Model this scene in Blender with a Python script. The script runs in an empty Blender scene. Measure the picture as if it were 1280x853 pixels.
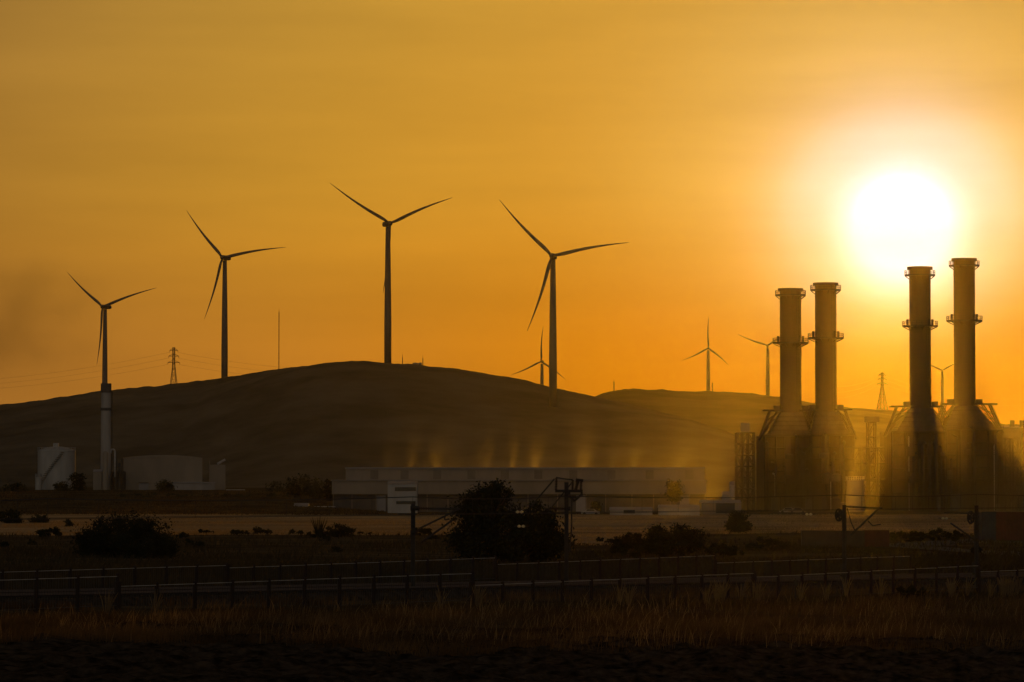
import bpy, math, random
import numpy as np
from mathutils import Vector, Matrix
R = math.radians
sc = bpy.context.scene
col = sc.collection
rng = random.Random(7)

# ------------------------------------------------------------------ camera
CAMH = 7.2
FOC = 135.0
K = 36.0 / FOC / 1280.0                      # metres per photo pixel per metre of distance
PITCH = math.atan((605 - 426.5) * K)         # horizon on photo row 605
camd = bpy.data.cameras.new('camera'); cam = bpy.data.objects.new('camera', camd); col.objects.link(cam)
camd.lens = FOC; camd.sensor_width = 36.0
cam.location = (0, 0, CAMH); cam.rotation_euler = (R(90) + PITCH, 0, 0)
camd.clip_start = 1.0; camd.clip_end = 40000.0
sc.camera = cam
FW = Vector((0, math.cos(PITCH), math.sin(PITCH))); UP = Vector((0, -math.sin(PITCH), math.cos(PITCH)))
def ray(px, row): return FW + Vector(((px - 640) * K, 0, 0)) + UP * ((426.5 - row) * K)
def at(px, row, Y):
    d = ray(px, row); return Vector((0, 0, CAMH)) + d * (Y / d.y)

# ------------------------------------------------------------------ sky, sun, exposure
SUN = ray(1127, 289).normalized()
SUN_EL = math.asin(SUN.z); SUN_AZ = math.atan2(SUN.x, SUN.y)
w = bpy.data.worlds.new('World'); sc.world = w; w.use_nodes = True
nt = w.node_tree; nt.nodes.clear()
def N(t, **kw):
    n = nt.nodes.new(t)
    for k, v in kw.items(): setattr(n, k, v)
    return n
L = lambda a, b: nt.links.new(a, b)
out = N('ShaderNodeOutputWorld')
sky = N('ShaderNodeTexSky', sky_type='NISHITA'); sky.sun_disc = False
sky.sun_elevation = SUN_EL; sky.sun_rotation = SUN_AZ; sky.dust_density = 6.0; sky.air_density = 1.5; sky.ozone_density = 0.5
wb = N('ShaderNodeMix', data_type='RGBA', blend_type='MULTIPLY'); wb.inputs[0].default_value = 1.0
L(sky.outputs[0], wb.inputs[6]); wb.inputs[7].default_value = (1.0, 0.62, 0.28, 1)      # warm white balance of the shot
bg1 = N('ShaderNodeBackground'); bg1.inputs[1].default_value = 0.0015; L(wb.outputs[2], bg1.inputs[0])
# aureole of the dusty air round the sun: colour by angle from the sun
tc = N('ShaderNodeTexCoord')
nrm = N('ShaderNodeVectorMath', operation='NORMALIZE'); L(tc.outputs['Generated'], nrm.inputs[0])
dot = N('ShaderNodeVectorMath', operation='DOT_PRODUCT'); L(nrm.outputs[0], dot.inputs[0]); dot.inputs[1].default_value = SUN
mn = N('ShaderNodeMath', operation='MINIMUM'); L(dot.outputs['Value'], mn.inputs[0]); mn.inputs[1].default_value = 1.0
ac = N('ShaderNodeMath', operation='ARCCOSINE'); L(mn.outputs[0], ac.inputs[0])
pw = N('ShaderNodeMath', operation='POWER'); L(ac.outputs[0], pw.inputs[0]); pw.inputs[1].default_value = 0.5
dv = N('ShaderNodeMath', operation='DIVIDE'); L(pw.outputs[0], dv.inputs[0]); dv.inputs[1].default_value = math.sqrt(math.pi)
def angle_ramp(stops):
    r = N('ShaderNodeValToRGB'); cr = r.color_ramp; cr.interpolation = 'B_SPLINE'
    while len(cr.elements) < len(stops): cr.elements.new(0.5)
    for e, (a, c) in zip(cr.elements, stops): e.position = math.sqrt(a / 180.0); e.color = (c[0], c[1], c[2], 1)
    L(dv.outputs[0], r.inputs[0]); return r
outer = [(18.0, (0.20, 0.085, 0.016)), (28, (0.080, 0.037, 0.011)), (50, (0.026, 0.017, 0.010)), (90, (0.022, 0.018, 0.0115)), (130, (0.145, 0.117, 0.070)), (180, (0.42, 0.33, 0.185))]
high = angle_ramp([(0.0, (1.5, 1.9, 1.9)), (0.35, (1.3, 1.7, 1.7)), (0.65, (1.0, 1.12, 1.08)), (0.9, (0.78, 0.82, 0.74)), (1.22, (0.68, 0.595, 0.42)), (1.55, (0.67, 0.575, 0.38)),
         (1.95, (0.66, 0.465, 0.185)), (2.5, (0.66, 0.38, 0.080)), (3.3, (0.66, 0.345, 0.050)), (4.5, (0.62, 0.290, 0.028)), (6.0, (0.60, 0.270, 0.021)),
         (9.0, (0.57, 0.268, 0.021)), (13.5, (0.385, 0.178, 0.020))] + outer)
low = angle_ramp([(0.0, (1.5, 1.9, 1.9)), (0.35, (1.2, 1.5, 1.4)), (0.65, (0.9, 0.95, 0.8)), (0.9, (0.60, 0.50, 0.32)), (1.22, (0.30, 0.18, 0.06)), (1.55, (0.12, 0.05, 0.01)),
         (1.95, (0.14, 0.01, 0.0)), (2.5, (0.10, 0.0, 0.0)), (3.3, (0.32, 0.06, 0.0)), (4.5, (0.47, 0.125, 0.0)), (6.0, (0.49, 0.150, 0.003)),
         (9.0, (0.48, 0.175, 0.015)), (13.5, (0.37, 0.150, 0.022))] + outer)
sep = N('ShaderNodeSeparateXYZ'); L(nrm.outputs[0], sep.inputs[0])
mrl = N('ShaderNodeMapRange', interpolation_type='SMOOTHSTEP'); L(sep.outputs[2], mrl.inputs[0]); mrl.inputs[1].default_value = math.sin(R(1.3)); mrl.inputs[2].default_value = math.sin(R(4.8))
band = N('ShaderNodeMix', data_type='RGBA'); L(mrl.outputs[0], band.inputs[0]); L(low.outputs[0], band.inputs[6]); L(high.outputs[0], band.inputs[7])
# paler, slightly greyer sky further up
mr = N('ShaderNodeMapRange'); L(sep.outputs[2], mr.inputs[0]); mr.inputs[1].default_value = math.sin(R(3.5)); mr.inputs[2].default_value = math.sin(R(7.6))
tint = N('ShaderNodeMix', data_type='RGBA'); L(mr.outputs[0], tint.inputs[0])
tint.inputs[6].default_value = (1.0, 1.0, 1.0, 1); tint.inputs[7].default_value = (0.90, 1.05, 1.75, 1)
m1 = N('ShaderNodeMix', data_type='RGBA', blend_type='MULTIPLY'); m1.inputs[0].default_value = 1.0
L(band.outputs[2], m1.inputs[6]); L(tint.outputs[2], m1.inputs[7])
# faint streaks of high cloud, stretched along the horizon
mp = N('ShaderNodeMapping'); mp.inputs['Scale'].default_value = (5.0, 5.0, 42.0); mp.inputs['Rotation'].default_value = (R(2.0), R(3.5), 0); L(nrm.outputs[0], mp.inputs[0])
nz = N('ShaderNodeTexNoise'); nz.inputs['Scale'].default_value = 1.6; nz.inputs['Detail'].default_value = 5; nz.inputs['Roughness'].default_value = 0.55
L(mp.outputs[0], nz.inputs['Vector'])
mr2 = N('ShaderNodeMapRange'); L(nz.outputs[0], mr2.inputs[0]); mr2.inputs[1].default_value = 0.3; mr2.inputs[2].default_value = 0.72
mr2.inputs[3].default_value = 0.90; mr2.inputs[4].default_value = 1.07
m2 = N('ShaderNodeVectorMath', operation='SCALE'); L(m1.outputs[2], m2.inputs[0]); L(mr2.outputs[0], m2.inputs['Scale'])
bg2 = N('ShaderNodeBackground'); L(m2.outputs[0], bg2.inputs[0]); bg2.inputs[1].default_value = 1.0
ad = N('ShaderNodeAddShader'); L(bg1.outputs[0], ad.inputs[0]); L(bg2.outputs[0], ad.inputs[1]); L(ad.outputs[0], out.inputs[0])

sd = bpy.data.lights.new('sun', 'SUN'); sd.energy = 0.6; sd.angle = R(0.53); sd.color = (1.0, 0.40, 0.012)
so = bpy.data.objects.new('sun', sd); col.objects.link(so); so.rotation_euler = SUN.to_track_quat('Z', 'Y').to_euler(); so.location = (0, 100, 300)
vs = sc.view_settings; vs.view_transform = 'Standard'; vs.look = 'None'; vs.exposure = 0.0; vs.gamma = 1.0; vs.use_curve_mapping = False
cy = sc.cycles
cy.max_bounces = 5; cy.diffuse_bounces = 2; cy.glossy_bounces = 2; cy.transmission_bounces = 3; cy.volume_bounces = 0; cy.transparent_max_bounces = 8
cy.use_denoising = True
try: cy.denoiser = 'OPENIMAGEDENOISE'
except Exception: pass
cy.sample_clamp_direct = 0.0; cy.sample_clamp_indirect = 4.0

# ------------------------------------------------------------------ helpers
def mat(name, c, rough=0.8, metal=0.0, c2=None, scale=1.0, amount=1.0, stretch=(1, 1, 1), trans=0.0, tcol=None, bump=0.0, spec=0.3):
    m = bpy.data.materials.new(name); m.use_nodes = True; t = m.node_tree; n = t.nodes
    b = n['Principled BSDF']; b.inputs['Roughness'].default_value = rough; b.inputs['Metallic'].default_value = metal
    b.inputs['Specular IOR Level'].default_value = spec
    b.inputs['Base Color'].default_value = (*c, 1)
    src = None
    if c2 is not None:
        g = n.new('ShaderNodeNewGeometry'); mp = n.new('ShaderNodeMapping'); mp.inputs['Scale'].default_value = stretch
        t.links.new(g.outputs['Position'], mp.inputs[0])
        z = n.new('ShaderNodeTexNoise'); z.inputs['Scale'].default_value = scale; z.inputs['Detail'].default_value = 7; z.inputs['Roughness'].default_value = 0.6
        t.links.new(mp.outputs[0], z.inputs['Vector'])
        r = n.new('ShaderNodeMapRange'); r.inputs[1].default_value = 0.36; r.inputs[2].default_value = 0.64; t.links.new(z.outputs[0], r.inputs[0])
        x = n.new('ShaderNodeMix'); x.data_type = 'RGBA'; t.links.new(r.outputs[0], x.inputs[0])
        x.inputs[6].default_value = (*c, 1); x.inputs[7].default_value = (*c2, 1); t.links.new(x.outputs[2], b.inputs['Base Color']); src = x.outputs[2]
        if bump:
            bn = n.new('ShaderNodeBump'); bn.inputs['Strength'].default_value = bump; bn.inputs['Distance'].default_value = 0.3
            t.links.new(z.outputs[0], bn.inputs['Height']); t.links.new(bn.outputs[0], b.inputs['Normal'])
    if trans:
        tr = n.new('ShaderNodeBsdfTranslucent'); tr.inputs[0].default_value = (*(tcol or c), 1)
        if src and not tcol: t.links.new(src, tr.inputs[0])
        mx = n.new('ShaderNodeMixShader'); mx.inputs[0].default_value = trans
        t.links.new(b.outputs[0], mx.inputs[1]); t.links.new(tr.outputs[0], mx.inputs[2])
        t.links.new(mx.outputs[0], n['Material Output'].inputs[0])
    return m

class MB:
    def __init__(s): s.v = []; s.f = []
    def add(s, vs, fs):
        o = len(s.v); s.v += [tuple(p) for p in vs]; s.f += [tuple(i + o for i in q) for q in fs]; return s
    def box(s, x0, x1, y0, y1, z0, z1):
        return s.add([(x0, y0, z0), (x1, y0, z0), (x1, y1, z0), (x0, y1, z0), (x0, y0, z1), (x1, y0, z1), (x1, y1, z1), (x0, y1, z1)],
                     [(3, 2, 1, 0), (4, 5, 6, 7), (0, 1, 5, 4), (1, 2, 6, 5), (2, 3, 7, 6), (3, 0, 4, 7)])
    def frustum(s, b, t, z0, z1):                # b, t = (x0,x1,y0,y1)
        return s.add([(b[0], b[2], z0), (b[1], b[2], z0), (b[1], b[3], z0), (b[0], b[3], z0), (t[0], t[2], z1), (t[1], t[2], z1), (t[1], t[3], z1), (t[0], t[3], z1)],
                     [(3, 2, 1, 0), (4, 5, 6, 7), (0, 1, 5, 4), (1, 2, 6, 5), (2, 3, 7, 6), (3, 0, 4, 7)])
    def cyl(s, p0, p1, r0, r1=None, n=12, caps=True):
        p0 = Vector(p0); p1 = Vector(p1); r1 = r0 if r1 is None else r1
        d = (p1 - p0).normalized(); a = Vector((0, 0, 1)) if abs(d.z) < 0.9 else Vector((1, 0, 0))
        u = d.cross(a).normalized(); q = u.cross(d) * -1
        vs = []
        for p, r in ((p0, r0), (p1, r1)):
            for i in range(n):
                th = 2 * math.pi * i / n; vs.append(p + u * (r * math.cos(th)) + q * (r * math.sin(th)))
        fs = [(i, (i + 1) % n, n + (i + 1) % n, n + i) for i in range(n)]
        if caps: fs += [tuple(range(n - 1, -1, -1)), tuple(range(n, 2 * n))]
        return s.add(vs, fs)
    def beam(s, p0, p1, wd): return s.cyl(p0, p1, wd * 0.7071, n=4)
    def tube(s, pts, r, n=6):
        for a, b in zip(pts, pts[1:]): s.cyl(a, b, r, n=n)
        return s
    def ring(s, r0, r1, z0, z1, n=28, c=(0, 0)):
        vs = []
        for r, z in ((r0, z0), (r1, z0), (r1, z1), (r0, z1)):
            for i in range(n):
                th = 2 * math.pi * i / n; vs.append((c[0] + r * math.cos(th), c[1] + r * math.sin(th), z))
        fs = []
        for k in range(4):
            for i in range(n):
                j = (i + 1) % n; k2 = (k + 1) % 4; fs.append((k * n + i, k * n + j, k2 * n + j, k2 * n + i))
        return s.add(vs, fs)
    def lathe(s, prof, n=24, c=(0, 0)):
        vs = [(c[0] + r * math.cos(2 * math.pi * i / n), c[1] + r * math.sin(2 * math.pi * i / n), z) for r, z in prof for i in range(n)]
        fs = [(k * n + i, k * n + (i + 1) % n, (k + 1) * n + (i + 1) % n, (k + 1) * n + i) for k in range(len(prof) - 1) for i in range(n)]
        return s.add(vs, fs)
    def gable(s, x0, x1, y0, y1, ze, zr, axis='y', t=0.25):   # solid low-pitch roof, ridge along axis
        if axis == 'y':
            xm = (x0 + x1) / 2
            return s.add([(x0, y0, ze), (x1, y0, ze), (xm, y0, zr), (x0, y1, ze), (x1, y1, ze), (xm, y1, zr)],
                         [(0, 1, 2), (5, 4, 3), (0, 2, 5, 3), (2, 1, 4, 5), (1, 0, 3, 4)])
        ym = (y0 + y1) / 2
        return s.add([(x0, y0, ze), (x0, y1, ze), (x0, ym, zr), (x1, y0, ze), (x1, y1, ze), (x1, ym, zr)],
                     [(2, 1, 0), (3, 4, 5), (0, 3, 5, 2), (2, 5, 4, 1), (1, 4, 3, 0)])
    def build(s, name, m, parent=None, smooth=False, loc=None):
        me = bpy.data.meshes.new(name); me.from_pydata(s.v, [], s.f); me.update(); me.validate()
        me.materials.append(m)
        if smooth: me.polygons.foreach_set('use_smooth', np.ones(len(me.polygons), dtype=bool))
        o = bpy.data.objects.new(name, me); col.objects.link(o)
        if parent: o.parent = parent
        if loc is not None: o.location = loc
        return o
def tag(o, label=None, cat=None, group=None, kind=None):
    for k, v in (('label', label), ('category', cat), ('group', group), ('kind', kind)):
        if v: o[k] = v
    return o
def thing(name, label, cat, loc, rz=0.0, group=None):
    o = bpy.data.objects.new(name, None); col.objects.link(o); o.location = loc; o.rotation_euler = (0, 0, rz); o.empty_display_size = 0.5
    return tag(o, label, cat, group)
def npmesh(name, V, F, m, parent=None):
    me = bpy.data.meshes.new(name); nv, nf, k = len(V), len(F), F.shape[1]
    me.vertices.add(nv); me.vertices.foreach_set('co', V.astype(np.float32).ravel())
    me.loops.add(nf * k); me.loops.foreach_set('vertex_index', F.astype(np.int32).ravel())
    me.polygons.add(nf); me.polygons.foreach_set('loop_start', np.arange(0, nf * k, k, dtype=np.int32)); me.polygons.foreach_set('loop_total', np.full(nf, k, dtype=np.int32))
    me.update(calc_edges=True); me.validate(); me.materials.append(m)
    o = bpy.data.objects.new(name, me); col.objects.link(o)
    if parent: o.parent = parent
    return o
def sst(a, b, x):
    t = np.clip((x - a) / (b - a), 0, 1); return t * t * (3 - 2 * t)

# ------------------------------------------------------------------ materials
M = {}
M['soil'] = mat('ploughed_soil', (0.010, 0.007, 0.004), 0.95, c2=(0.065, 0.046, 0.028), scale=1.6, bump=0.8, spec=0.0)  # lighter speckle puts the light on the clods into the colour
M['ground'] = mat('dry_ground', (0.050, 0.036, 0.018), 0.95, c2=(0.105, 0.078, 0.040), scale=0.05, stretch=(1, 2.5, 1), spec=0.0)
M['hill'] = mat('hill_scrub', (0.085, 0.069, 0.043), 0.95, c2=(0.15, 0.121, 0.076), scale=0.02, stretch=(1, .6, 3), spec=0.0)
M['hill_far'] = mat('far_hill_scrub', (0.055, 0.042, 0.020), 0.95, c2=(0.11, 0.085, 0.045), scale=0.010, stretch=(1, 1, 4), spec=0.0)
M['gravel'] = mat('pale_gravel', (0.09, 0.08, 0.065), 0.95, c2=(0.13, 0.115, 0.095), scale=0.8, spec=0.0)
M['ballast'] = mat('rail_ballast', (0.030, 0.024, 0.017), 0.95, c2=(0.062, 0.050, 0.036), scale=2.2, spec=0.0, bump=.5)
M['rail'] = mat('rusty_rail', (0.10, 0.07, 0.05), 0.75, c2=(0.07, 0.05, 0.04), scale=3.0)
M['tan'] = mat('dry_field_soil', (0.44, 0.31, 0.145), 0.95, c2=(0.22, 0.155, 0.075), scale=0.02, stretch=(.5, 2.2, 1), spec=0.0)
M['grass'] = mat('tall_dry_grass', (0.038, 0.025, 0.010), 0.9, c2=(0.15, 0.098, 0.040), scale=0.14, trans=0.5, spec=0.1)
M['field'] = mat('stubble', (0.22, 0.155, 0.075), 0.9, c2=(0.30, 0.22, 0.11), scale=0.03, trans=0.6, spec=0.1)
M['leaf'] = mat('dark_leaf', (0.015, 0.017, 0.007), 0.8, c2=(0.028, 0.030, 0.012), scale=0.7, trans=0.04, spec=0.1)
M['leaf_pale'] = mat('olive_leaf', (0.035, 0.034, 0.016), 0.8, c2=(0.06, 0.056, 0.026), scale=0.5, trans=0.12, spec=0.1)
M['bark'] = mat('bark', (0.05, 0.035, 0.022), 0.95, c2=(0.08, 0.06, 0.04), scale=4)
M['casing'] = mat('boiler_casing', (0.11, 0.082, 0.048), 0.85, c2=(0.07, 0.052, 0.03), scale=0.35, stretch=(1, 1, 0.3))
M['louvre'] = mat('louvre_panel', (0.19, 0.15, 0.10), 0.8, c2=(0.15, 0.12, 0.08), scale=0.3)
M['scrub'] = mat('dark_scrub', (0.036, 0.028, 0.012), 0.95, c2=(0.062, 0.048, 0.022), scale=0.12, trans=0.15, spec=0.05)
M['white'] = mat('white_paint', (0.36, 0.34, 0.29), 0.75, c2=(0.27, 0.25, 0.205), scale=0.25, stretch=(1, 1, 0.3))
M['turbine'] = mat('turbine_white', (0.12, 0.105, 0.085), 0.7, c2=(0.095, 0.082, 0.066), scale=0.08)
M['concrete'] = mat('pale_concrete', (0.32, 0.285, 0.235), 0.9, c2=(0.22, 0.195, 0.16), scale=0.2, stretch=(1, 1, 0.35))
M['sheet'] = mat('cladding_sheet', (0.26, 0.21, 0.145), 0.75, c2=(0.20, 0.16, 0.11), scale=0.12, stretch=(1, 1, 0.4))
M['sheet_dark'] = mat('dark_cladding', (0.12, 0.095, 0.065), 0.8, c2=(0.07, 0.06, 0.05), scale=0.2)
M['roof'] = mat('sheet_roof', (0.26, 0.24, 0.21), 0.6, c2=(0.20, 0.18, 0.16), scale=0.15)
M['opening'] = mat('unlit_opening', (0.03, 0.025, 0.02), 0.9)
M['steel'] = mat('weathered_steel', (0.085, 0.068, 0.045), 0.8, metal=0.0, c2=(0.06, 0.047, 0.03), scale=0.4)
M['stack'] = mat('stack_steel', (0.105, 0.075, 0.040), 0.8, metal=0.0, c2=(0.075, 0.052, 0.028), scale=0.12, stretch=(1, 1, 0.25))
M['galv'] = mat('galvanised_rail', (0.36, 0.335, 0.29), 0.85, metal=0.0, c2=(0.25, 0.23, 0.20), scale=1.5)
M['post'] = mat('brown_post', (0.035, 0.022, 0.014), 0.9, c2=(0.026, 0.016, 0.011), scale=2)
M['picket'] = mat('fence_bar', (0.075, 0.064, 0.050), 0.85, metal=0.0, c2=(0.05, 0.043, 0.034), scale=2)
M['mast'] = mat('mast_steel', (0.040, 0.038, 0.032), 0.85, metal=0.0, c2=(0.028, 0.027, 0.022), scale=1.5)
M['wire'] = mat('wire', (0.05, 0.045, 0.04), 0.6, metal=0.5)
M['insul'] = mat('glazed_insulator', (0.030, 0.018, 0.012), 0.5)
M['glass_ins'] = mat('glass_insulator', (0.70, 0.72, 0.55), 0.15, trans=0.85, tcol=(0.9, 0.85, 0.6))
M['red'] = mat('rusty_red_container', (0.075, 0.022, 0.015), 0.8, c2=(0.05, 0.017, 0.012), scale=0.8)
M['blue'] = mat('blue_container', (0.026, 0.034, 0.046), 0.8, c2=(0.020, 0.026, 0.036), scale=0.8)
M['brownbox'] = mat('brown_container', (0.060, 0.044, 0.030), 0.8, c2=(0.045, 0.033, 0.022), scale=0.8)
M['pane'] = mat('window_glass', (0.02, 0.02, 0.02), 0.15, spec=0.5)

# ------------------------------------------------------------------ ground
def PX(x, y): return 640 + x / (K * y)
def gz(x, y):
    x = np.asarray(x, float); y = np.asarray(y, float)
    t = np.clip((x + 27) / 65, -0.3, 1.3); zn = (0.35 - 1.25 * t) * (1 - sst(330, 480, y))
    px = 640 + x / (K * np.maximum(y, 60))
    rise = 5.4 * sst(905, 1110, y) * (1 - sst(330, 520, px))
    return zn + rise
def gzf(x, y): return float(gz(x, y))
def gp(px, Y): x = (px - 640) * K * Y; return Vector((x, Y, gzf(x, Y)))

def grid(name, xs, ys, zfun, m, kind='structure'):
    X, Y = np.meshgrid(xs, ys); Z = zfun(X, Y); V = np.stack([X, Y, Z], -1).reshape(-1, 3)
    nx, ny = len(xs), len(ys); i = np.arange(nx - 1); j = np.arange(ny - 1); I, J = np.meshgrid(i, j); a = (J * nx + I).ravel()
    F = np.stack([a, a + 1, a + nx + 1, a + nx], -1); o = npmesh(name, V, F, m)
    o.data.polygons.foreach_set('use_smooth', np.ones(len(o.data.polygons), dtype=bool)); return tag(o, kind=kind)
def vnoise(x, y, seed=0):                       # smooth value noise for terrain
    def h(i, j): return np.modf(np.abs(np.sin(i * 127.1 + j * 311.7 + seed * 74.7) * 43758.5453))[0]
    xi = np.floor(x); yi = np.floor(y); fx = x - xi; fy = y - yi; fx = fx * fx * (3 - 2 * fx); fy = fy * fy * (3 - 2 * fy)
    return (h(xi, yi) * (1 - fx) + h(xi + 1, yi) * fx) * (1 - fy) + (h(xi, yi + 1) * (1 - fx) + h(xi + 1, yi + 1) * fx) * fy - 0.5
def fbm(x, y, seed=0, o=4): return sum(vnoise(x * 2 ** k, y * 2 ** k, seed + k) / 2 ** k for k in range(o))

ys = np.concatenate([np.linspace(-150, 120, 10), np.linspace(130, 520, 100), np.linspace(530, 1300, 80), np.linspace(1350, 9500, 50)])
xs = np.concatenate([np.linspace(-2500, -350, 22), np.linspace(-330, 330, 160), np.linspace(350, 2500, 22)])
grid('ground', xs, ys, lambda X, Y: gz(X, Y) + 0.25 * fbm(X / 14, Y / 14, 3) * sst(290, 340, Y) * (1 - sst(1000, 1500, Y)), M['ground'])

# ploughed field in front
xs = np.linspace(-34, 40, 420); ys = np.linspace(118, 196, 300)
def plough(X, Y):
    edge = sst(118, 121, Y) * (1 - sst(186, 194, Y - 0.28 * (X + 5) * 0))
    fur = 0.10 * np.sin((Y * 0.96 - X * 0.28) * 2 * math.pi / 1.9)
    clod = 0.42 * fbm(X / 1.1, Y / 0.9, 11, 4) + 0.25 * fbm(X / 4, Y / 4, 5, 2)
    return gz(X, Y) + 0.02 + edge * (0.16 + fur + clod * 0.8)
grid('ploughed_field', xs, ys, plough, M['soil'])

# railway bed between the two fences
def nearZ(px): return 1.0 / (0.004926 - 1.1266e-6 * px)
def farZ(px): return 1.0 / (0.004402 - 1.19e-6 * px)
def linept(zf, px): Y = zf(px); return Vector(((px - 640) * K * Y, Y, 0))
A0 = linept(nearZ, 0); A1 = linept(nearZ, 1280); B0 = linept(farZ, 0); B1 = linept(farZ, 1280)
def along(p, q, s): return p + (q - p) * s
def strip(name, p0, p1, wd, h, m, segs=40, z0=0.004):
    d = (p1 - p0).normalized(); n = Vector((-d.y, d.x, 0)); mb = MB(); prev = None
    prof = [(-wd / 2 - h, 0), (-wd / 2, h), (wd / 2, h), (wd / 2 + h, 0)]
    vs = []; fs = []
    for i in range(segs + 1):
        c = p0 + (p1 - p0) * (i / segs)
        for o, z in prof:
            q = c + n * o; vs.append((q.x, q.y, gzf(q.x, q.y) + z + z0))
    for i in range(segs):
        for k in range(3): fs.append((i * 4 + k, (i + 1) * 4 + k, (i + 1) * 4 + k + 1, i * 4 + k + 1))
    return mb.add(vs, fs).build(name, m)
T0 = (A0 * 0.42 + B0 * 0.58); T1 = (A1 * 0.42 + B1 * 0.58)
td = (T1 - T0).normalized(); tn = Vector((-td.y, td.x, 0))
TS = T0 - td * 30; TE = T1 + td * 60
tag(strip('railway_bed', TS, TE, 9.0, 0.45, M['ballast']), kind='structure')
def track(off, label):
    t = thing('railway_track', label, 'railway track', TS + tn * off, math.atan2(td.y, td.x), 'railway tracks')
    n = int((TE - TS).length); sl = MB(); rl = [MB(), MB()]
    def zl(s): q = TS + tn * off + td * s; return gzf(q.x, q.y) + 0.455
    for i in range(int(n / 0.65)):
        s = i * 0.65; z = zl(s); sl.box(s, s + 0.24, -1.25, 1.25, z - 0.1, z + 0.08)
    for k in range(40):
        s0 = n * k / 40; s1 = n * (k + 1) / 40
        for j, y in enumerate((-0.75, 0.75)):
            rl[j].beam((s0, y, zl(s0) + 0.16), (s1, y, zl(s1) + 0.16), 0.14)
    sl.build('sleepers', M['ballast'], t)['kind'] = 'stuff'
    for r in rl: r.build('rail', M['rail'], t)
track(-2.1, 'nearer railway track running between the two fences')
track(2.1, 'farther railway track running between the two fences')

# gravel yard by the wagons on the right
def flat_patch(name, pts, m, dz=0.03):
    mb = MB(); vs = [(p[0], p[1], gzf(p[0], p[1]) + dz) for p in pts]
    return tag(mb.add(vs, [tuple(range(len(vs)))]).build(name, m), kind='structure')
flat_patch('gravel_yard', [gp(1085, 452), gp(1140, 436), gp(1290, 405), gp(1340, 405), gp(1340, 500), gp(1225, 500), gp(1150, 476)], M['gravel'], 0.09)

def field_y0(px): return 540 - 95 * np.exp(-((px - 745) / 75.0) ** 2) + 25 * np.exp(-((px - 1000) / 120.0) ** 2)
grid('dry_field', np.linspace(-150, 150, 120), np.linspace(420, 900, 120), lambda X, Y: gz(X, Y) + 0.25 * fbm(X / 14, Y / 14, 3) + .10 - 0.5 * (1 - np.minimum(sst(field_y0(PX(X, Y)) - 5, field_y0(PX(X, Y)) + 20, Y + 30 * fbm(X / 30, Y / 30, 41, 2)), 1 - sst(880, 900, Y))), M['tan'])
# hills
h1 = [(-500, 560, 2800), (-250, 530, 2750), (-100, 516, 2700), (0, 508, 2680), (60, 502, 2670), (100, 495, 2660), (140, 488, 2650), (180, 484.5, 2650), (215, 481, 2650), (277, 474, 2640), (312, 469, 2590),
      (345, 463, 2560), (375, 459.5, 2520), (405, 456, 2490), (440, 454, 2465), (465, 454, 2460), (487, 456, 2454), (515, 457, 2450), (540, 459.5, 2450), (575, 463, 2450), (600, 467, 2450), (640, 474, 2450), (665, 479, 2450),
      (690, 485, 2450), (735, 496, 2445), (790, 508, 2430), (850, 523, 2400), (900, 541, 2370), (950, 566, 2340), (1010, 592, 2320), (1080, 604, 2300), (1200, 606, 2300)]
c1 = [at(a, b, c) for a, b, c in h1]; c1x = np.array([p.x for p in c1]); c1y = np.array([p.y for p in c1]); c1z = np.array([p.z for p in c1])
def hill_one(X, Y):
    yc = np.interp(X, c1x, c1y); zc = np.interp(X, c1x, c1z)
    sF = sst(0, 1, (Y - (yc - 720)) / 720); sB = 1 - 0.85 * sst(0, 1, (Y - yc) / 1500)
    lump = fbm(X / 160, Y / 160, 2, 4) * 7 * np.clip(zc / 80, 0, 1) * np.clip(np.abs(Y - yc) / 150, 0.04, 1)
    fine = 1.3 * fbm(X / 9, Y / 25, 9, 4) + 3.0 * np.minimum(0, np.abs(vnoise(X / 55 + 0.25 * vnoise(X / 30, Y / 60, 8), Y / 400, 17)) - 0.12) * np.clip(np.abs(Y - yc) / 250, 0, 1) * 2
    H = np.where(Y < yc, zc * sF, zc * sB) + (lump + fine) * np.where(Y < yc, sF, sB)
    return np.maximum(H, gz(X, Y) * 0 - 0.5) + gz(X, Y) * (1 - np.where(Y < yc, sF, sB)) - 0.4 * (1 - sF)
xs = np.arange(-1150, 620, 3.5); ys = np.concatenate([np.linspace(1750, 2300, 80), np.linspace(2306, 2760, 110), np.linspace(2780, 4400, 40)])
grid('hill', xs, ys, hill_one, M['hill'])
h2 = [(300, 560), (560, 556), (640, 545), (690, 530), (720, 505), (745, 495.5), (755, 492), (768, 489.5), (785, 488.5), (815, 489.5), (850, 490), (885, 490.5), (930, 492.5), (960, 495), (985, 499.5), (1005, 503), (1022, 507), (1050, 510), (1085, 513), (1120, 516), (1160, 521), (1200, 526), (1240, 530), (1280, 532), (1400, 536), (1700, 560)]
c2 = [at(a, b, 3600) for a, b in h2]; c2x = np.array([p.x for p in c2]); c2z = np.array([p.z for p in c2])
def hill_two(X, Y):
    zc = np.interp(X, c2x, c2z); sF = sst(0, 1, (Y - 2600) / 1000); sB = 1 - 0.5 * sst(0, 1, (Y - 3600) / 5000)
    lump = fbm(X / 260, Y / 260, 21, 4) * 12 * np.clip(np.abs(Y - 3600) / 400, 0.05, 1) + 2.6 * fbm(X / 14, Y / 60, 31, 4)
    return np.where(Y < 3600, zc * sF, zc * sB) + lump * np.where(Y < 3600, sF, 1) - 1.0 * (1 - sF)
xs = np.arange(-350, 1500, 7.0); ys = np.concatenate([np.linspace(2560, 3450, 70), np.linspace(3465, 3750, 50), np.linspace(3800, 9300, 50)])
grid('far_hill', xs, ys, hill_two, M['hill_far'])
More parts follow.
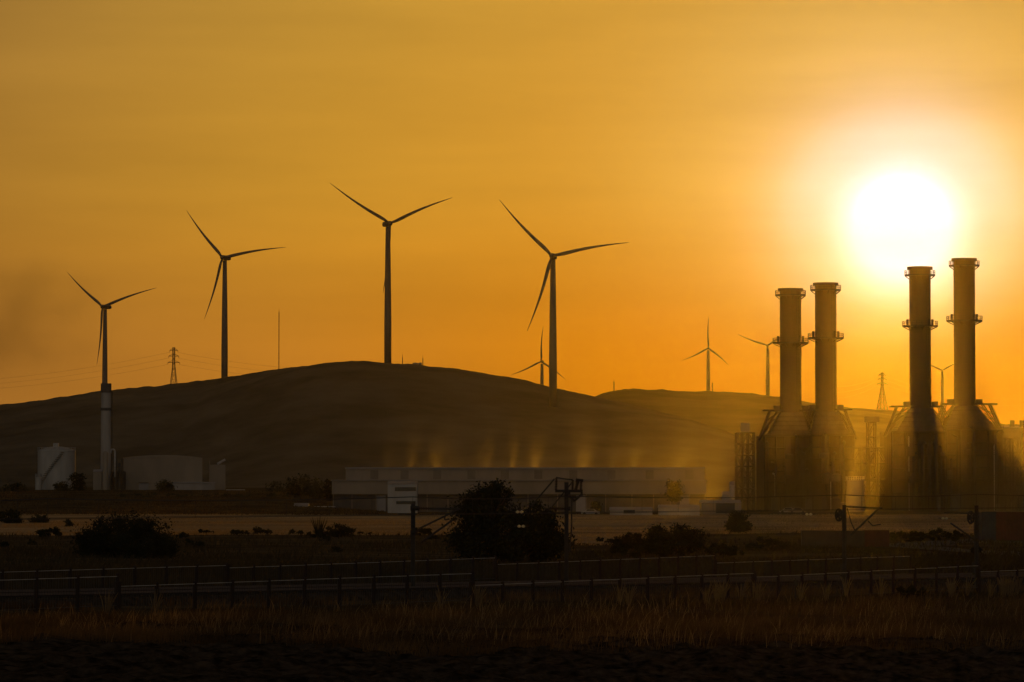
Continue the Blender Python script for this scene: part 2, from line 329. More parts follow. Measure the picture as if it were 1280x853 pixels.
def terr(x, y):
    z = gzf(x, y)
    if 1750 < y < 4400 and -1150 < x < 614: z = max(z, float(hill_one(np.array([x]), np.array([y]))[0]))
    if y > 2600 and -340 < x < 1490: z = max(z, float(hill_two(np.array([x]), np.array([y]))[0]))
    return z
def tp(px, Y): x = (px - 640) * K * Y; return Vector((x, Y, terr(x, Y)))

# ------------------------------------------------------------------ wind turbines
def blade_mesh():
    mb = MB(); n = 22; vs = []; fs = []; pro = 12
    for i in range(n + 1):
        t = i / n; r = 45.0 * t
        chord = 1.6 if t < 0.04 else (1.6 + (2.35 - 1.6) * min(1, (t - 0.04) / 0.12) if t < 0.16 else 2.15 * max(0.0, 1 - (t - 0.16) / 0.84) ** 0.95 + 0.2)
        th = max(0.10, 1.5 * (1 - t) ** 2.4 * (1 if t > 0.04 else 1))
        sweep = 1.15 * math.sin(math.pi * min(1, t * 1.0)) * -1.0            # tips bent clockwise
        tw = R(14) * (1 - t) ** 2
        for k in range(pro):
            a = 2 * math.pi * k / pro; x = math.cos(a) * chord / 2 + (chord * 0.18 if t > 0.06 else 0) ; y = math.sin(a) * th / 2
            vs.append((x * math.cos(tw) - y * math.sin(tw) + sweep, x * math.sin(tw) + y * math.cos(tw), r))
    for i in range(n):
        for k in range(pro): fs.append((i * pro + k, i * pro + (k + 1) % pro, (i + 1) * pro + (k + 1) % pro, (i + 1) * pro + k))
    fs += [tuple(range(pro - 1, -1, -1)), tuple(range(n * pro, (n + 1) * pro))]
    return mb.add(vs, fs)
blade0 = None
def turbine(px, row, Y, tips, yaw, label, tb=2.3, tt=1.45, k_=1.0):
    global blade0
    hub = at(px, row, Y); yw = R(yaw)
    ax = Vector((-math.sin(yw), -math.cos(yw), 0))          # rotor axis, towards the camera
    hv = Vector((math.cos(yw), -math.sin(yw), 0))
    base_xy = hub - ax * 4.2; zb = terr(base_xy.x, base_xy.y) - 0.3
    t = thing('wind_turbine', label, 'wind turbine', (base_xy.x, base_xy.y, zb), 0, 'wind turbines on the hills')
    H = hub.z - zb
    tw = MB(); tw.lathe([(0.01, 0), (tb, 0), (tb, H * 0.3), (tb * 0.55 + tt * 0.45, H * 0.65), (tt, H - 1.9), (0.01, H - 1.9)], 24)
    tw.build('tower', M['turbine'], t, True)
    na = MB(); c0 = Vector((0, 0, H)); 
    prof = [(d * k_, r * k_) for d, r in ((-2.6, 1.5), (-2.0, 2.0), (2.0, 2.05), (6.5, 1.9), (8.0, 1.45))]
    vs = []; fs = []; nn = 16
    for d, r in prof:
        for k in range(nn):
            a = 2 * math.pi * k / nn; ca, sa = math.cos(a), math.sin(a)
            sq = 1.0 / max(abs(ca), abs(sa)) ** 0.55
            q = c0 - ax * d + hv * (r * ca * sq * 0.85) + Vector((0, 0, 1)) * (r * sa * sq * 0.85); vs.append(q)
    for i in range(len(prof) - 1):
        for k in range(nn): fs.append((i * nn + k, i * nn + (k + 1) % nn, (i + 1) * nn + (k + 1) % nn, (i + 1) * nn + k))
    fs += [tuple(range(nn)), tuple(range(len(prof) * nn - 1, (len(prof) - 1) * nn - 1, -1))]
    na.add(vs, fs).build('nacelle', M['turbine'], t, True)
    hb = MB(); h0 = c0 + ax * 4.2; hb.cyl(h0 - ax * 1.6, h0 + ax * 0.6, 1.75 * k_, 1.6 * k_, 16); hb.cyl(h0 + ax * 0.6, h0 + ax * 1.7, 1.6 * k_, 0.5 * k_, 16)
    hb.build('hub', M['turbine'], t, True)
    for (tx, ty) in tips:
        dx = (tx - px) * K * Y; dz = (row - ty) * K * Y; rh = dx / math.cos(yw)
        ln = math.hypot(rh, dz); ang = math.atan2(rh, dz)
        if blade0 is None: b = blade_mesh().build('blade', M['turbine'], t, True); blade0 = b
        else: b = blade0.copy(); col.objects.link(b); b.parent = t
        b.location = h0
        m3 = Matrix((hv, -ax, Vector((0, 0, 1)))).transposed() @ Matrix.Rotation(ang, 3, 'Y')
        b.rotation_euler = m3.to_euler(); b.scale = (max(k_, .8), max(k_, .8), ln / 45.0)
    return t
turbine(128, 383.5, 3086, [(81, 339), (199, 361.5), (121, 456)], 25, 'wind turbine at far left, its tower running down behind the pale chimney')
turbine(278, 322, 2734, [(231.5, 262), (359, 311), (255, 399)], 20, 'wind turbine on the left hill slope, right of the lattice pylon')
turbine(487.5, 279.5, 2454, [(413.5, 231), (565, 245), (479, 367)], -20, 'tallest-standing wind turbine on the very top of the dark hill')
turbine(690, 320, 2227, [(624, 249), (786, 304), (659, 414)], 8, 'largest wind turbine, standing in front of the right slope of the hill')
turbine(676.5, 452, 3500, [(679, 408), (638, 469), (707, 475)], 10, 'small distant wind turbine half hidden beside the largest turbine tower', 1.9, 1.25, .68)
turbine(885.5, 435.5, 3680, [(886, 396), (852, 451), (911, 457)], 0, 'distant wind turbine on the far hill with one blade straight up', 1.9, 1.25, .66)
turbine(959, 432, 3680, [(922, 417.5), (993, 414), (958.5, 472)], 10, 'distant wind turbine just left of the leftmost exhaust stack', 1.9, 1.25, .66)
turbine(1178, 463, 3720, [(1151, 449), (1206, 450), (1178.5, 494)], 5, 'most distant wind turbine seen between the two right exhaust stacks', 1.8, 1.2, .58)

# ------------------------------------------------------------------ pylons, masts and power lines on the hills
def pylon(px, row_top, Y, label, wbase=3.2, bw=0.34, arm=1.0):
    b = tp(px, Y); H = at(px, row_top, Y).z - b.z + 0.5
    t = thing('lattice_pylon', label, 'pylon', b - Vector((0, 0, 0.5)), 0.35, 'electricity pylons')
    fr = MB(); lv = [0, .16, .31, .45, .57, .67, .76, .84, .92, 1.0]; hw = lambda s: wbase * max(0, 1 - s / .72) ** 1.1 + 0.75
    for a, c in zip(lv, lv[1:]):
        pa = [Vector((sx * hw(a), sy * hw(a), a * H)) for sx, sy in ((-1, -1), (1, -1), (1, 1), (-1, 1))]
        pc = [Vector((sx * hw(c), sy * hw(c), c * H)) for sx, sy in ((-1, -1), (1, -1), (1, 1), (-1, 1))]
        for i in range(4):
            j = (i + 1) % 4; fr.beam(pa[i], pc[i], bw); fr.beam(pa[i], pc[j], bw * .6); fr.beam(pa[j], pc[i], bw * .6); fr.beam(pc[i], pc[j], bw * .6)
    fr.build('lattice_body', M['steel'], t)
    tips = []
    for s, l in ((0.74, 4.6 * arm), (0.85, 3.9 * arm), (0.95, 3.1 * arm)):
        z = s * H; ca = MB()
        for sd in (-1, 1):
            for y in (-0.6, 0.6): ca.beam((sd * 0.5, y, z), (sd * l, 0, z), bw * 1.25)
            ca.beam((sd * 0.5, 0, z + 1.6), (sd * l, 0, z), bw * .9); ca.beam((sd * l, 0, z), (sd * l, 0, z - 1.5), bw * .8)
        ca.build('crossarm', M['steel'], t)
        for sd in (-1, 1): tips.append(Vector((sd * l, 0, z - 1.5)))
    mw = Matrix.Translation(t.location) @ Matrix.Rotation(0.35, 4, 'Z')
    return [mw @ q for q in tips]
def wire(name, p, q, sag, r, label, group, n=24, cat='power line'):
    mb = MB(); pts = [p + (q - p) * (i / n) - Vector((0, 0, sag * 4 * (i / n) * (1 - i / n))) for i in range(n + 1)]
    return tag(mb.tube(pts, r, 5).build(name, M['wire']), label, cat, group)
tips = pylon(217, 434.5, 2900, 'lattice pylon on the left hill ridge between two turbines', bw=.23)
for k, tpz in enumerate(tips[::2]):
    wire('power_line', tpz, at(-70, 489 - k * 5.5, 3300), 4, 0.05, 'thin power line hanging leftward from the ridge pylon', 'power lines left of the ridge pylon')
for k, tpz in enumerate(tips[1::2]):
    wire('power_line', tpz, at(440, 474 - k * 6, 3500), 4, 0.05, 'thin power line running rightward from the ridge pylon behind the turbine', 'power lines right of the ridge pylon')
tips = pylon(1103, 466, 3680, 'distant lattice pylon between the two pairs of exhaust stacks', 4.0, 0.46, 1.15)
for k, tpz in enumerate(tips[::2]):
    wire('power_line', tpz, at(1030, 497 - k * 8, 3900), 5, 0.07, 'faint power line running leftward from the distant pylon', 'power lines left of the distant pylon')
for k, tpz in enumerate(tips[1::2]):
    wire('power_line', tpz, at(1300, 516 - k * 9, 3900), 8, 0.07, 'faint power line running rightward from the distant pylon', 'power lines right of the distant pylon')
def thin_mast(px, row_top, Y, label, wd=0.5, bw=0.22):
    b = tp(px, Y); H = at(px, row_top, Y).z - b.z + 0.4
    t = thing('radio_mast', label, 'mast', b - Vector((0, 0, 0.4)))
    mb = MB()
    for sx, sy in ((-1, -1), (1, -1), (0, 1)): mb.beam((sx * wd, sy * wd, 0), (sx * wd * .8, sy * wd * .8, H), bw)
    k = int(H / 2)
    for i in range(k):
        z0 = H * i / k; z1 = H * (i + 1) / k; s = 1 if i % 2 else -1; mb.beam((-s * wd, -wd, z0), (s * wd, -wd, z1), bw * .6); mb.beam((s * wd, -wd, z0), (0, wd, z1), bw * .6)
    mb.build('mast_lattice', M['steel'], t)
    p = MB(); p.cyl((0, 0, H), (0, 0, H + 2.2), 0.12, 0.06, 6); p.build('antenna', M['steel'], t)
    return t
thin_mast(348.5, 390, 2950, 'tall thin lattice mast on the ridge left of the hilltop turbine', 0.3, bw=.13)
thin_mast(767.5, 477, 3640, 'tiny thin mast at the left end of the far hill', 0.5)
thin_mast(890.5, 479, 3640, 'tiny thin mast beside the distant turbine with upright blade', 0.5)
thin_mast(503, 447, 2462, 'short thin pole just right of the hilltop turbine', 0.12)
thin_mast(528.5, 448, 2458, 'short thin pole beside the hilltop hut', 0.14)
def hut(px, Y, wd, h, dp, label, roofm='roof'):
    b = tp(px, Y); t = thing('hut', label, 'hut', b)
    MB().box(-wd / 2, wd / 2, 0, dp, -0.5, h).build('wall', M['sheet'], t)
    MB().gable(-wd / 2 - .2, wd / 2 + .2, -.2, dp + .2, h + 0.003, h + 0.5).build('roof', M[roofm], t)
    MB().box(-0.5, 0.5, -0.05, -0.003, -0.3, min(2.0, h * .7)).build('door', M['opening'], t)
    return t
hut(519, 2452, 3.6, 1.9, 3, 'small hut on the hilltop right of the turbine')
hut(525, 2455, 2.2, 2.4, 3, 'tiny cabin next to the hilltop hut and pole')

# ------------------------------------------------------------------ power plant: four boiler units with round exhaust stacks
YP = 1028.0; U = K * YP
def zrow(row, Y=YP): return at(640, row, Y).z
def boiler(px, row_top, g1, g2, row_hood, outer, inner, side, label, seed):
    rg = random.Random(seed); b = gp(px, YP); t = thing('boiler_unit', label, 'power plant unit', b, 0, 'power plant boiler units')
    zt = zrow(row_top) - b.z; zh = zrow(row_hood) - b.z; r = 13.4 * U
    st = MB(); st.lathe([(r * .93, zh - 1), (r, zh - 1), (r, zt), (r * .93, zt), (r * .93, zt - 3), (0.01, zt - 3)], 40)
    so_ = st.build('stack', M['stack'], t, False)
    ro = MB()
    for k in range(7): z = zh + (zt - zh) * (k + 0.5) / 7.3; ro.ring(r - .02, r + 0.07, z, z + 0.22, 40)
    ro.build('weld_band', M['stack'], so_)
    MB().ring(r * .9, r + 0.55, zt - 0.75, zt + 0.05, 40).build('cap_ring', M['stack'], so_)
    for row, ext in ((g1, 1.25), (g2, 1.95)):
        z = zrow(row) - b.z; ga = MB(); ga.ring(r + .08, r + ext, z - 0.25, z + 0.12, 32)
        for k in range(12):
            a = 2 * math.pi * k / 12 + .13; ga.beam(((r + .1) * math.cos(a), (r + .1) * math.sin(a), z - 1.1), ((r + ext) * math.cos(a), (r + ext) * math.sin(a), z - .2), 0.14)
        go = ga.build('gallery', M['steel'], so_)
        ra = MB()
        for zz in (0.6, 1.15): ra.ring(r + ext - .09, r + ext, z + zz, z + zz + 0.08, 32)
        for k in range(20):
            a = 2 * math.pi * k / 20; ra.beam(((r + ext - .05) * math.cos(a), (r + ext - .05) * math.sin(a), z + .1), ((r + ext - .05) * math.cos(a), (r + ext - .05) * math.sin(a), z + 1.2), 0.09)
        if ext > 1.5:
            for a in (0.1, math.pi - 0.1, 2.2, -0.9): ra.box((r + .5) * math.cos(a) - .3, (r + .5) * math.cos(a) + .3, (r + .5) * math.sin(a) - .3, (r + .5) * math.sin(a) + .3, z + .12, z + 1.75)
        ra.build('railing', M['steel'], so_)
    ld = MB(); a = -math.pi / 2 + 0.6
    for o in (-.3, .3): ld.beam(((r + .25) * math.cos(a) + o, (r + .25) * math.sin(a), zh), ((r + .25) * math.cos(a) + o, (r + .25) * math.sin(a), zt - 1), 0.09)
    for k in range(int((zt - zh) / .8)): ld.beam(((r + .25) * math.cos(a) - .3, (r + .25) * math.sin(a), zh + k * .8), ((r + .25) * math.cos(a) + .3, (r + .25) * math.sin(a), zh + k * .8), 0.06)
    ld.build('ladder', M['steel'], so_)
    xo = -outer * U * side; xi = inner * U * side; x0, x1 = min(xo, xi), max(xo, xi)
    zc = zh - 6.0
    ho = MB(); q = r + 0.15; ho.frustum((x0 + (1.7 if side > 0 else .1), x1 - (.1 if side > 0 else 1.7), -6.5, 9), (-q, q, -q, q), zc, zh); ho.build('hood', M['casing'], t)
    hr = MB()
    for k in range(1, 5):
        s = k / 5; z = zc + (zh - zc) * s; hx0 = x0 + (1.7 if side > 0 else .1); hx1 = x1 - (.1 if side > 0 else 1.7); hr.box(hx0 + (-q - hx0) * s - .12, hx1 + (q - hx1) * s + .12, -6.5 + (-q + 6.5) * s - .14, -6.5 + (-q + 6.5) * s + 0.1, z - .12, z + .12)
    hr.build('stiffener', M['casing'], t)
    ca = MB(); ca.box(x0 + .1, x1 - .1, -6.3, 26, -0.3, zc - .003); ca.build('casing', M['casing'], t)
    # steelwork in front of the casing
    fr = MB(); nx = max(3, int((x1 - x0) / 3.1)); nz_ = 6
    for i in range(nx + 1): x = x0 + .2 + (x1 - x0 - .4) * i / nx; fr.beam((x, -7.6, 0), (x, -7.6, zc - .3), 0.32)
    for k in range(nz_): z = 1.5 + (zc - 2) * (k + 1) / nz_; fr.beam((x0, -7.6, z), (x1, -7.6, z), 0.24); fr.beam((x0, -6.9, z), (x1, -6.9, z), 0.2)
    for i in range(nx):
        for k in range(nz_):
            if rg.random() < .38:
                xa = x0 + .2 + (x1 - x0 - .4) * i / nx; xb = x0 + .2 + (x1 - x0 - .4) * (i + 1) / nx; za = 1.5 + (zc - 2) * k / nz_; zb = 1.5 + (zc - 2) * (k + 1) / nz_
                fr.beam((xa, -7.6, za), (xb, -7.6, zb), .15)
    fr.build('steel_frame', M['steel'], t)
    wk = MB()
    for k in (1, 3, 5):
        z = 1.5 + (zc - 2) * (k + 1) / nz_ + .12; wk.box(x0, x1, -9.0, -6.6, z, z + .1)
        for i in range(nx * 2 + 1): x = x0 + (x1 - x0) * i / (nx * 2); wk.beam((x, -8.95, z), (x, -8.95, z + 1.15), .07)
        for zz in (.6, 1.15): wk.beam((x0, -8.95, z + zz), (x1, -8.95, z + zz), .07)
    wk.build('walkway', M['steel'], t)
    for k in range(9):
        x = x0 + (x1 - x0) * rg.uniform(.05, .95); pr = rg.uniform(.10, .5); zt2 = zc * rg.uniform(.45, 1.0)
        MB().tube([(x, -8.1, 0), (x, -8.1, zt2), (x + rg.uniform(-1, 1), -6.5, zt2 + .5)], pr, 10).build('pipe', M['galv'] if k < 1 else M['steel'], t, True)
    for k in range(7):
        x = x0 + (x1 - x0) * rg.uniform(.05, .95); wd = rg.uniform(.7, 2.4); h = rg.uniform(1.2, 4.2); z = rg.choice((0, 0, 0, 1.5 + (zc - 2) * 2 / nz_, 1.5 + (zc - 2) * 4 / nz_)) + .24; y = -11 - rg.uniform(0, 5) if z < 1 else -8.2
        MB().box(x - wd / 2, x + wd / 2, y - wd * .4, y + wd * .4, z - .24 if z < 1 else z, z + h * (1 if z < 1 else .5)).frustum((x - wd * .55, x + wd * .55, y - wd * .44, y + wd * .44), (x - wd * .2, x + wd * .2, y - wd * .2, y + wd * .2), z + h * (1 if z < 1 else .5) + .003, z + h * (1 if z < 1 else .5) + .4).build('equipment_cabinet', M[rg.choice(('casing', 'steel', 'sheet_dark'))], t)
    dk = MB(); x = x0 + (x1 - x0) * rg.uniform(.3, .7); dk.box(x - .8, x + .8, -8.0, -6.6, zc * .35, zc - .5).box(x - .8, x + .8, -10.5, -8.003, zc * .35, zc * .35 + 1.6); dk.build('duct', M['casing'], t)
    # platforms and bracing beside the hood
    pf = MB(); zp = zh + 0.35
    po = outer * 0.74 * U; pi_ = inner * 1.05 * U
    pl = po + 1.7; pf.box(-(pl if side > 0 else pi_), (pi_ if side > 0 else pl), -2.0, 2.6, zp, zp + .42)
    for sx in (-1, 1): pf.box(sx * (r + .05) if sx > 0 else -(r + 1.7), (r + 1.7) if sx > 0 else -(r + .05), -1.6, 1.8, zp + .423, zp + 1.5)
    pf.build('platform', M['steel'], t)
    xe = -po * side
    for y in (-1.9, 2.4):
        br = MB(); br.beam((xe, y, zp), (xo - .9 * side, y, zc - 1.4), .36); br.beam((xe + 2.0 * side, y, zp), (xo - .2 * side, y, zc - .4), .2)
        for k in range(3):
            s0 = k / 3; s1 = (k + 1) / 3; pa = Vector((xe, y, zp)).lerp(Vector((xo - .9 * side, y, zc - 1.4)), s1); pb = Vector((-r * side, y, zp)).lerp(Vector((xo, y, zc)), s0); br.beam(pb, pa, .17)
        br.build('brace', M['steel'], t); br = MB(); xi_e = pi_ * side
        br.beam((xi_e, y, zp), (r * 1.1 * side, y, zh - 5.0), .22); br.beam((r * side, y, zp), (xi_e, y, zh - 3.6), .2); br.beam((xi_e * .82, y, zp), (xi_e * 1.0, y, zh - 4.5), .18)
        br.build('brace', M['steel'], t)
    return t
boiler(988.5, 361, 369, 428.5, 516, 36, 22, 1, 'boiler unit with the leftmost and lowest of the four exhaust stacks', 1)
boiler(1032.5, 354, 362.5, 422.5, 515, 33, 22, -1, 'boiler unit whose stack stands second from the left, in the left pair', 2)
boiler(1150.5, 334, 344, 407.5, 511, 40, 27, 1, 'boiler unit whose stack stands just below the sun', 3)
boiler(1206, 323.5, 332, 401, 508, 43, 28, -1, 'boiler unit with the rightmost and tallest of the four exhaust stacks', 4)

def frame_tower(px0, px1, row_top, Y, label, bays=2, levels=6, name='steel_frame_tower', cat='steel tower', deep=6):
    b = gp((px0 + px1) / 2, Y); hw = (px1 - px0) / 2 * K * Y; H = zrow(row_top, Y) - b.z
    t = thing(name, label, cat, b); fr = MB()
    for y in (0, deep):
        for i in range(bays + 1): x = -hw + 2 * hw * i / bays; fr.beam((x, y, -.3), (x, y, H), .3)
        for k in range(levels + 1): z = H * k / levels; fr.beam((-hw, y, z), (hw, y, z), .22)
        for k in range(levels):
            for i in range(bays):
                xa = -hw + 2 * hw * i / bays; xb = xa + 2 * hw / bays; s = (i + k) % 2
                fr.beam((xa if s else xb, y, H * k / levels), (xb if s else xa, y, H * (k + 1) / levels), .16)
    for k in range(levels + 1):
        for x in (-hw, hw): fr.beam((x, 0, H * k / levels), (x, deep, H * k / levels), .2)
    fr.build('frame', M['steel'], t)
    dk = MB()
    for k in range(2, levels + 1, 2): dk.box(-hw, hw, 0, deep, H * k / levels + .12, H * k / levels + .22)
    dk.build('deck', M['steel'], t)
    return t, hw, H
t, hw, H = frame_tower(921, 943, 541, 1005, 'open steel stair tower left of the leftmost boiler unit', 3, 7)
MB().box(-1.2, 1.2, 1, 4, H + .22, H + 2.6).build('cabin', M['sheet'], t)
frame_tower(1066, 1118, 560, 1040, 'low steel pipe rack between the two pairs of boiler units', 5, 4, 'pipe_rack', 'pipe rack')
t, hw, H = frame_tower(1086, 1095, 528, 1060, 'slim steel tower topped by a box, between the stack pairs', 1, 6)
MB().box(-2.0, 2.0, .5, 4.5, H + .003, H + 1.6).build('cabin', M['sheet_dark'], t)
frame_tower(1247, 1285, 548, 1035, 'pipe rack of steel at the right edge beside the boilers', 4, 5, 'pipe_rack', 'pipe rack')
def plant_building(px0, px1, row_top, Y, depth, label, boxes=(), name='plant_building', wallm='sheet', bands=()):
    b = gp((px0 + px1) / 2, Y); hw = (px1 - px0) / 2 * K * Y; H = zrow(row_top, Y) - b.z
    t = thing(name, label, 'building', b)
    wl = MB().box(-hw, hw, 0, depth, -.4, H).build('wall', M[wallm], t)
    rf = MB().gable(-hw - .15, hw + .15, -.2, depth + .2, H + .003, H + .7, 'x').build('roof', M['roof'], t)
    for x, wd, h in boxes: MB().box(x * hw - wd / 2, x * hw + wd / 2, depth * .3, depth * .3 + wd, H + .3, H + .7 + h).build('roof_vent', M['sheet_dark'], rf)
    n = max(2, int(hw / 1.6))
    rb = MB()
    for i in range(n + 1): x = -hw + 2 * hw * i / n; rb.box(x - .06, x + .06, -.08, -.003, 0, H - .05)
    rb.build('wall_rib', M[wallm], t)
    for (x, z, wd, h) in bands:
        w_ = MB().box(x * hw - wd / 2, x * hw + wd / 2, -.10, -.084, z, z + h).build('window', M['sheet_dark'], t)
        MB().box(x * hw - wd / 2 + .1, x * hw + wd / 2 - .1, -.125, -.103, z + .1, z + h - .1).build('pane', M['pane'], w_)
    return t
plant_building(1244, 1330, 535, 1070, 20, 'dark turbine hall roof with two small vents at the right edge', [(-.42, 1.2, 1.5), (-.14, 1.2, 1.5)], wallm='sheet_dark')
# inclined lattice boom at the right edge
b = gp(1282, 1015); t = thing('crane', 'leaning lattice crane boom cut off by the right edge of the picture', 'crane', b)
MB().box(-2, 2, -2, 2, 0, 2.2).build('carriage', M['steel'], t); bo = MB()
p0 = Vector((-2.4, 0, 2.4)); p1 = at(1287, 500, 1015) - b
for o in (-.8, .8):
    for y in (-.8, .8): bo.beam(p0 + Vector((o * 1.4, y, 0)), p1 + Vector((o * .4, y * .4, 0)), .3)
for k in range(12):
    a = p0.lerp(p1, k / 12); c = p0.lerp(p1, (k + 1) / 12); bo.beam(a + Vector((-1, -.7, 0)), c + Vector((.8, -.7, 0)), .16); bo.beam(a + Vector((1, .7, 0)), c + Vector((-.8, .7, 0)), .16)
bo.build('boom', M['steel'], t)
# pale tank at the foot of the plant
def tank(px, Y, wpx, row_top, label, dome=.10, name='storage_tank', stair=True, m='white', rings=5):
    b = gp(px, Y); r = wpx / 2 * K * Y; H = zrow(row_top, Y) - b.z
    t = thing(name, label, 'tank', b); zs = H - 2 * r * dome
    MB().lathe([(0.01, -.3), (r, -.3), (r, zs)], 40).build('shell', M[m], t, False)
    MB().lathe([(r + .12, zs - .1), (r + .12, zs + .08), (r * .7, zs + (H - zs) * .55), (r * .35, zs + (H - zs) * .88), (0.01, H)], 40).build('roof', M[m], t, True)
    rg_ = MB()
    for k in range(1, rings): z = zs * k / rings; rg_.ring(r - .02, r + .06, z, z + .14, 40)
    rg_.build('stiffening_ring', M[m], t)
    ra = MB()
    for zz in (.55, 1.05): ra.ring(r + .02, r + .1, zs + zz, zs + zz + .07, 36)
    for k in range(24): a = 2 * math.pi * k / 24; ra.beam((r * math.cos(a), r * math.sin(a), zs), (r * math.cos(a), r * math.sin(a), zs + 1.1), .07)
    ra.build('railing', M['galv'], t)
    if stair:
        s_ = MB(); n = 22
        for k in range(n): a = -2.6 + 1.5 * k / n; z = zs * k / n; s_.box((r + .55) * math.cos(a) - .5, (r + .55) * math.cos(a) + .5, (r + .55) * math.sin(a) - .3, (r + .55) * math.sin(a) + .3, z, z + .15)
        s_.build('stair', M['steel'], t)
        MB().box(-.8, .8, -r * .4, -r * .4 + 1.2, H - 1.5, H + .9).build('roof_vent', M['galv'], t)
    return t
tank(1068.5, 1000, 23, 600, 'narrow pale tank standing before the gap between the stack pairs', .05, stair=False, m='sheet')

# low buildings and vehicles along the plant fence
plant_building(877, 926, 629, 900, 12, 'low pale shed with open dark front left of the power plant', wallm='sheet', bands=((.2, .3, 4.5, 2.4),), name='shed')
plant_building(824, 874, 635, 868, 7, 'long low white windowless shed in front of the factory', wallm='white', name='shed')
plant_building(763, 815, 638, 868, 5, 'very low pale shed right of the overhead line mast', wallm='concrete', name='shed', bands=((-.1, .5, 2.6, .8),))
plant_building(368, 385, 632.5, 980, 6, 'small white kiosk at the left end of an open shelter', wallm='white', name='kiosk')
b = gp(402, 985); t = thing('open_shelter', 'long low open shelter with thin flat roof left of the factory', 'shelter', b); hw = 17 * K * 985; H = zrow(633, 985) - b.z
MB().box(-hw, hw, 0, 5, H - .25, H).build('roof', M['white'], t)
for k in range(6): MB().box(-hw + .1 + (2 * hw - .35) * k / 5, -hw + .25 + (2 * hw - .35) * k / 5, .1, .25, -.2, H - .253).build('post', M['steel'], t)
# small bright cabin and pale column near the plant's left end
plant_building(903, 912, 618, 960, 3, 'tiny pale cabin with bright window left of the power plant', wallm='white', name='cabin', bands=((.1, 2.0, 1.2, .8),))
tank(915, 955, 6, 607, 'thin pale upright vessel beside the tiny cabin', .08, 'upright_vessel', False)
def parked_car(px, Y, label, m):
    b = gp(px, Y); t = thing('parked_car', label, 'car', b, rng.uniform(-.2, .2), 'cars parked before the plant')
    prof = [(-2.1, .35), (-2.1, .85), (-1.3, .95), (-.7, 1.45), (.8, 1.45), (1.4, .98), (2.1, .85), (2.15, .35)]
    n = len(prof); vs = [(x, y, z) for y in (-.85, .85) for x, z in prof]
    MB().add(vs, [tuple(range(n)), tuple(range(2 * n - 1, n - 1, -1))] + [(i, n + i, n + (i + 1) % n, (i + 1) % n) for i in range(n)]).build('body', m, t)
    MB().add([(-.95, -.856, 1.0), (1.1, -.856, 1.0), (.75, -.856, 1.38), (-.66, -.856, 1.38)], [(0, 1, 2, 3)]).build('side_window', M['pane'], t)
    for x in (-1.35, 1.35):
        for y in (-.8, .8): MB().cyl((x, y - .1, .33), (x, y + .1, .33), .33, n=14).build('wheel', M['opening'], t)
for px, Y, lb, m in ((868 - 130, 880, 'pale car parked right of the overhead line mast', 'white'), (985, 930, 'pale car before the leftmost boiler unit', 'white'), (996, 925, 'grey car beside the pale car before the leftmost boiler', 'sheet')):
    parked_car(px, Y, lb, M[m])

# ------------------------------------------------------------------ long factory
YF = 985.0; UF = K * YF
b = gp(649, YF); b.z = 0; t = thing('factory', 'long low factory with steaming roof vents below the hill', 'factory', b)
def fx(px): return (px - 649) * UF
def fz(row): return zrow(row, YF)
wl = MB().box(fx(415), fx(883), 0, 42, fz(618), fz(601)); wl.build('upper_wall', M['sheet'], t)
MB().box(fx(416), fx(882), 1.2, 41, -.5, fz(618) - .003).build('open_bay_shade', M['sheet_dark'], t)  # shade of the open lower bays put into a dark wall colour
rf = MB(); rf.box(fx(414), fx(884), -.5, 42.5, fz(601) + .003, fz(600)); rfo = rf.build('roof', M['roof'], t)
MB().box(fx(431), fx(882), 6, 16, fz(600) + .003, fz(586)).build('roof_monitor', M['sheet'], t)
MB().box(fx(430), fx(883), 5.6, 16.4, fz(586) + .003, fz(584.3)).build('monitor_roof', M['roof'], t)
for px in (462, 500, 541, 584, 626, 668, 712, 760, 808, 858): MB().box(fx(px), fx(px + 10), 5.85, 5.997, fz(599), fz(588)).build('louvre', M['louvre'], t)
for px in (416.6, 440, 470, 487, 534, 560, 596, 628, 660, 697, 733, 757, 790, 817, 838, 862, 881.4): MB().box(fx(px) - .14, fx(px) + .14, .6, .9, -.5, fz(618) - .003).build('column', M['louvre'], t)
rb = MB()
for k in range(150): x = fx(416) + (fx(882) - fx(416)) * k / 149; rb.box(x - .05, x + .05, -.06, -.003, fz(617.5), fz(601.5))
rb.build('cladding_rib', M['sheet'], t)
for px in (470, 720, 850): MB().box(fx(px), fx(px + 12), 1.05, 1.197, 0, 4.2).build('door', M['roof'], t)
# white office block in front
plant_building(485, 521, 605, 940, 9, 'small white two-storey office block in front of the factory', wallm='white', name='office_block', bands=((.22, 5.4, 5.2, 1.0), (.25, 2.2, 4.8, .8)))

# ------------------------------------------------------------------ left works: tank, chimney, warehouse
tank(71, 1150, 47, 558, 'big white domed storage tank left of the pale chimney', .13)
tank(48.5, 1140, 8, 596, 'small white vessel at the left foot of the big tank', .15, 'upright_vessel', False)
b = gp(132.5, 1120); t = thing('chimney', 'tall pale square-topped chimney in front of the leftmost turbine', 'chimney', b); UC = K * 1120
zt = zrow(480, 1120) - b.z; r = 6.3 * UC
MB().lathe([(r * 1.04, -.4), (r, zt * .7), (r * .96, zt - .003), (r * .8, zt - .003), (r * .8, zt - 4)], 28).build('shaft', M['concrete'], t, False)
MB().ring(r * .75, r * 1.06, zt - 2.6, zt + .1, 28).build('cap', M['sheet_dark'], t)
zb = zrow(510, 1120) - b.z; MB().ring(r * .9, r * 1.1, zb - .8, zb, 28).build('band', M['sheet_dark'], t)
ld = MB(); ld.beam((r * 1.2, -.3, 0), (r * 1.2, -.3, zt - 2), .16); ld.beam((r * 1.2, .3, 0), (r * 1.2, .3, zt - 2), .16); ld.build('ladder', M['steel'], t)
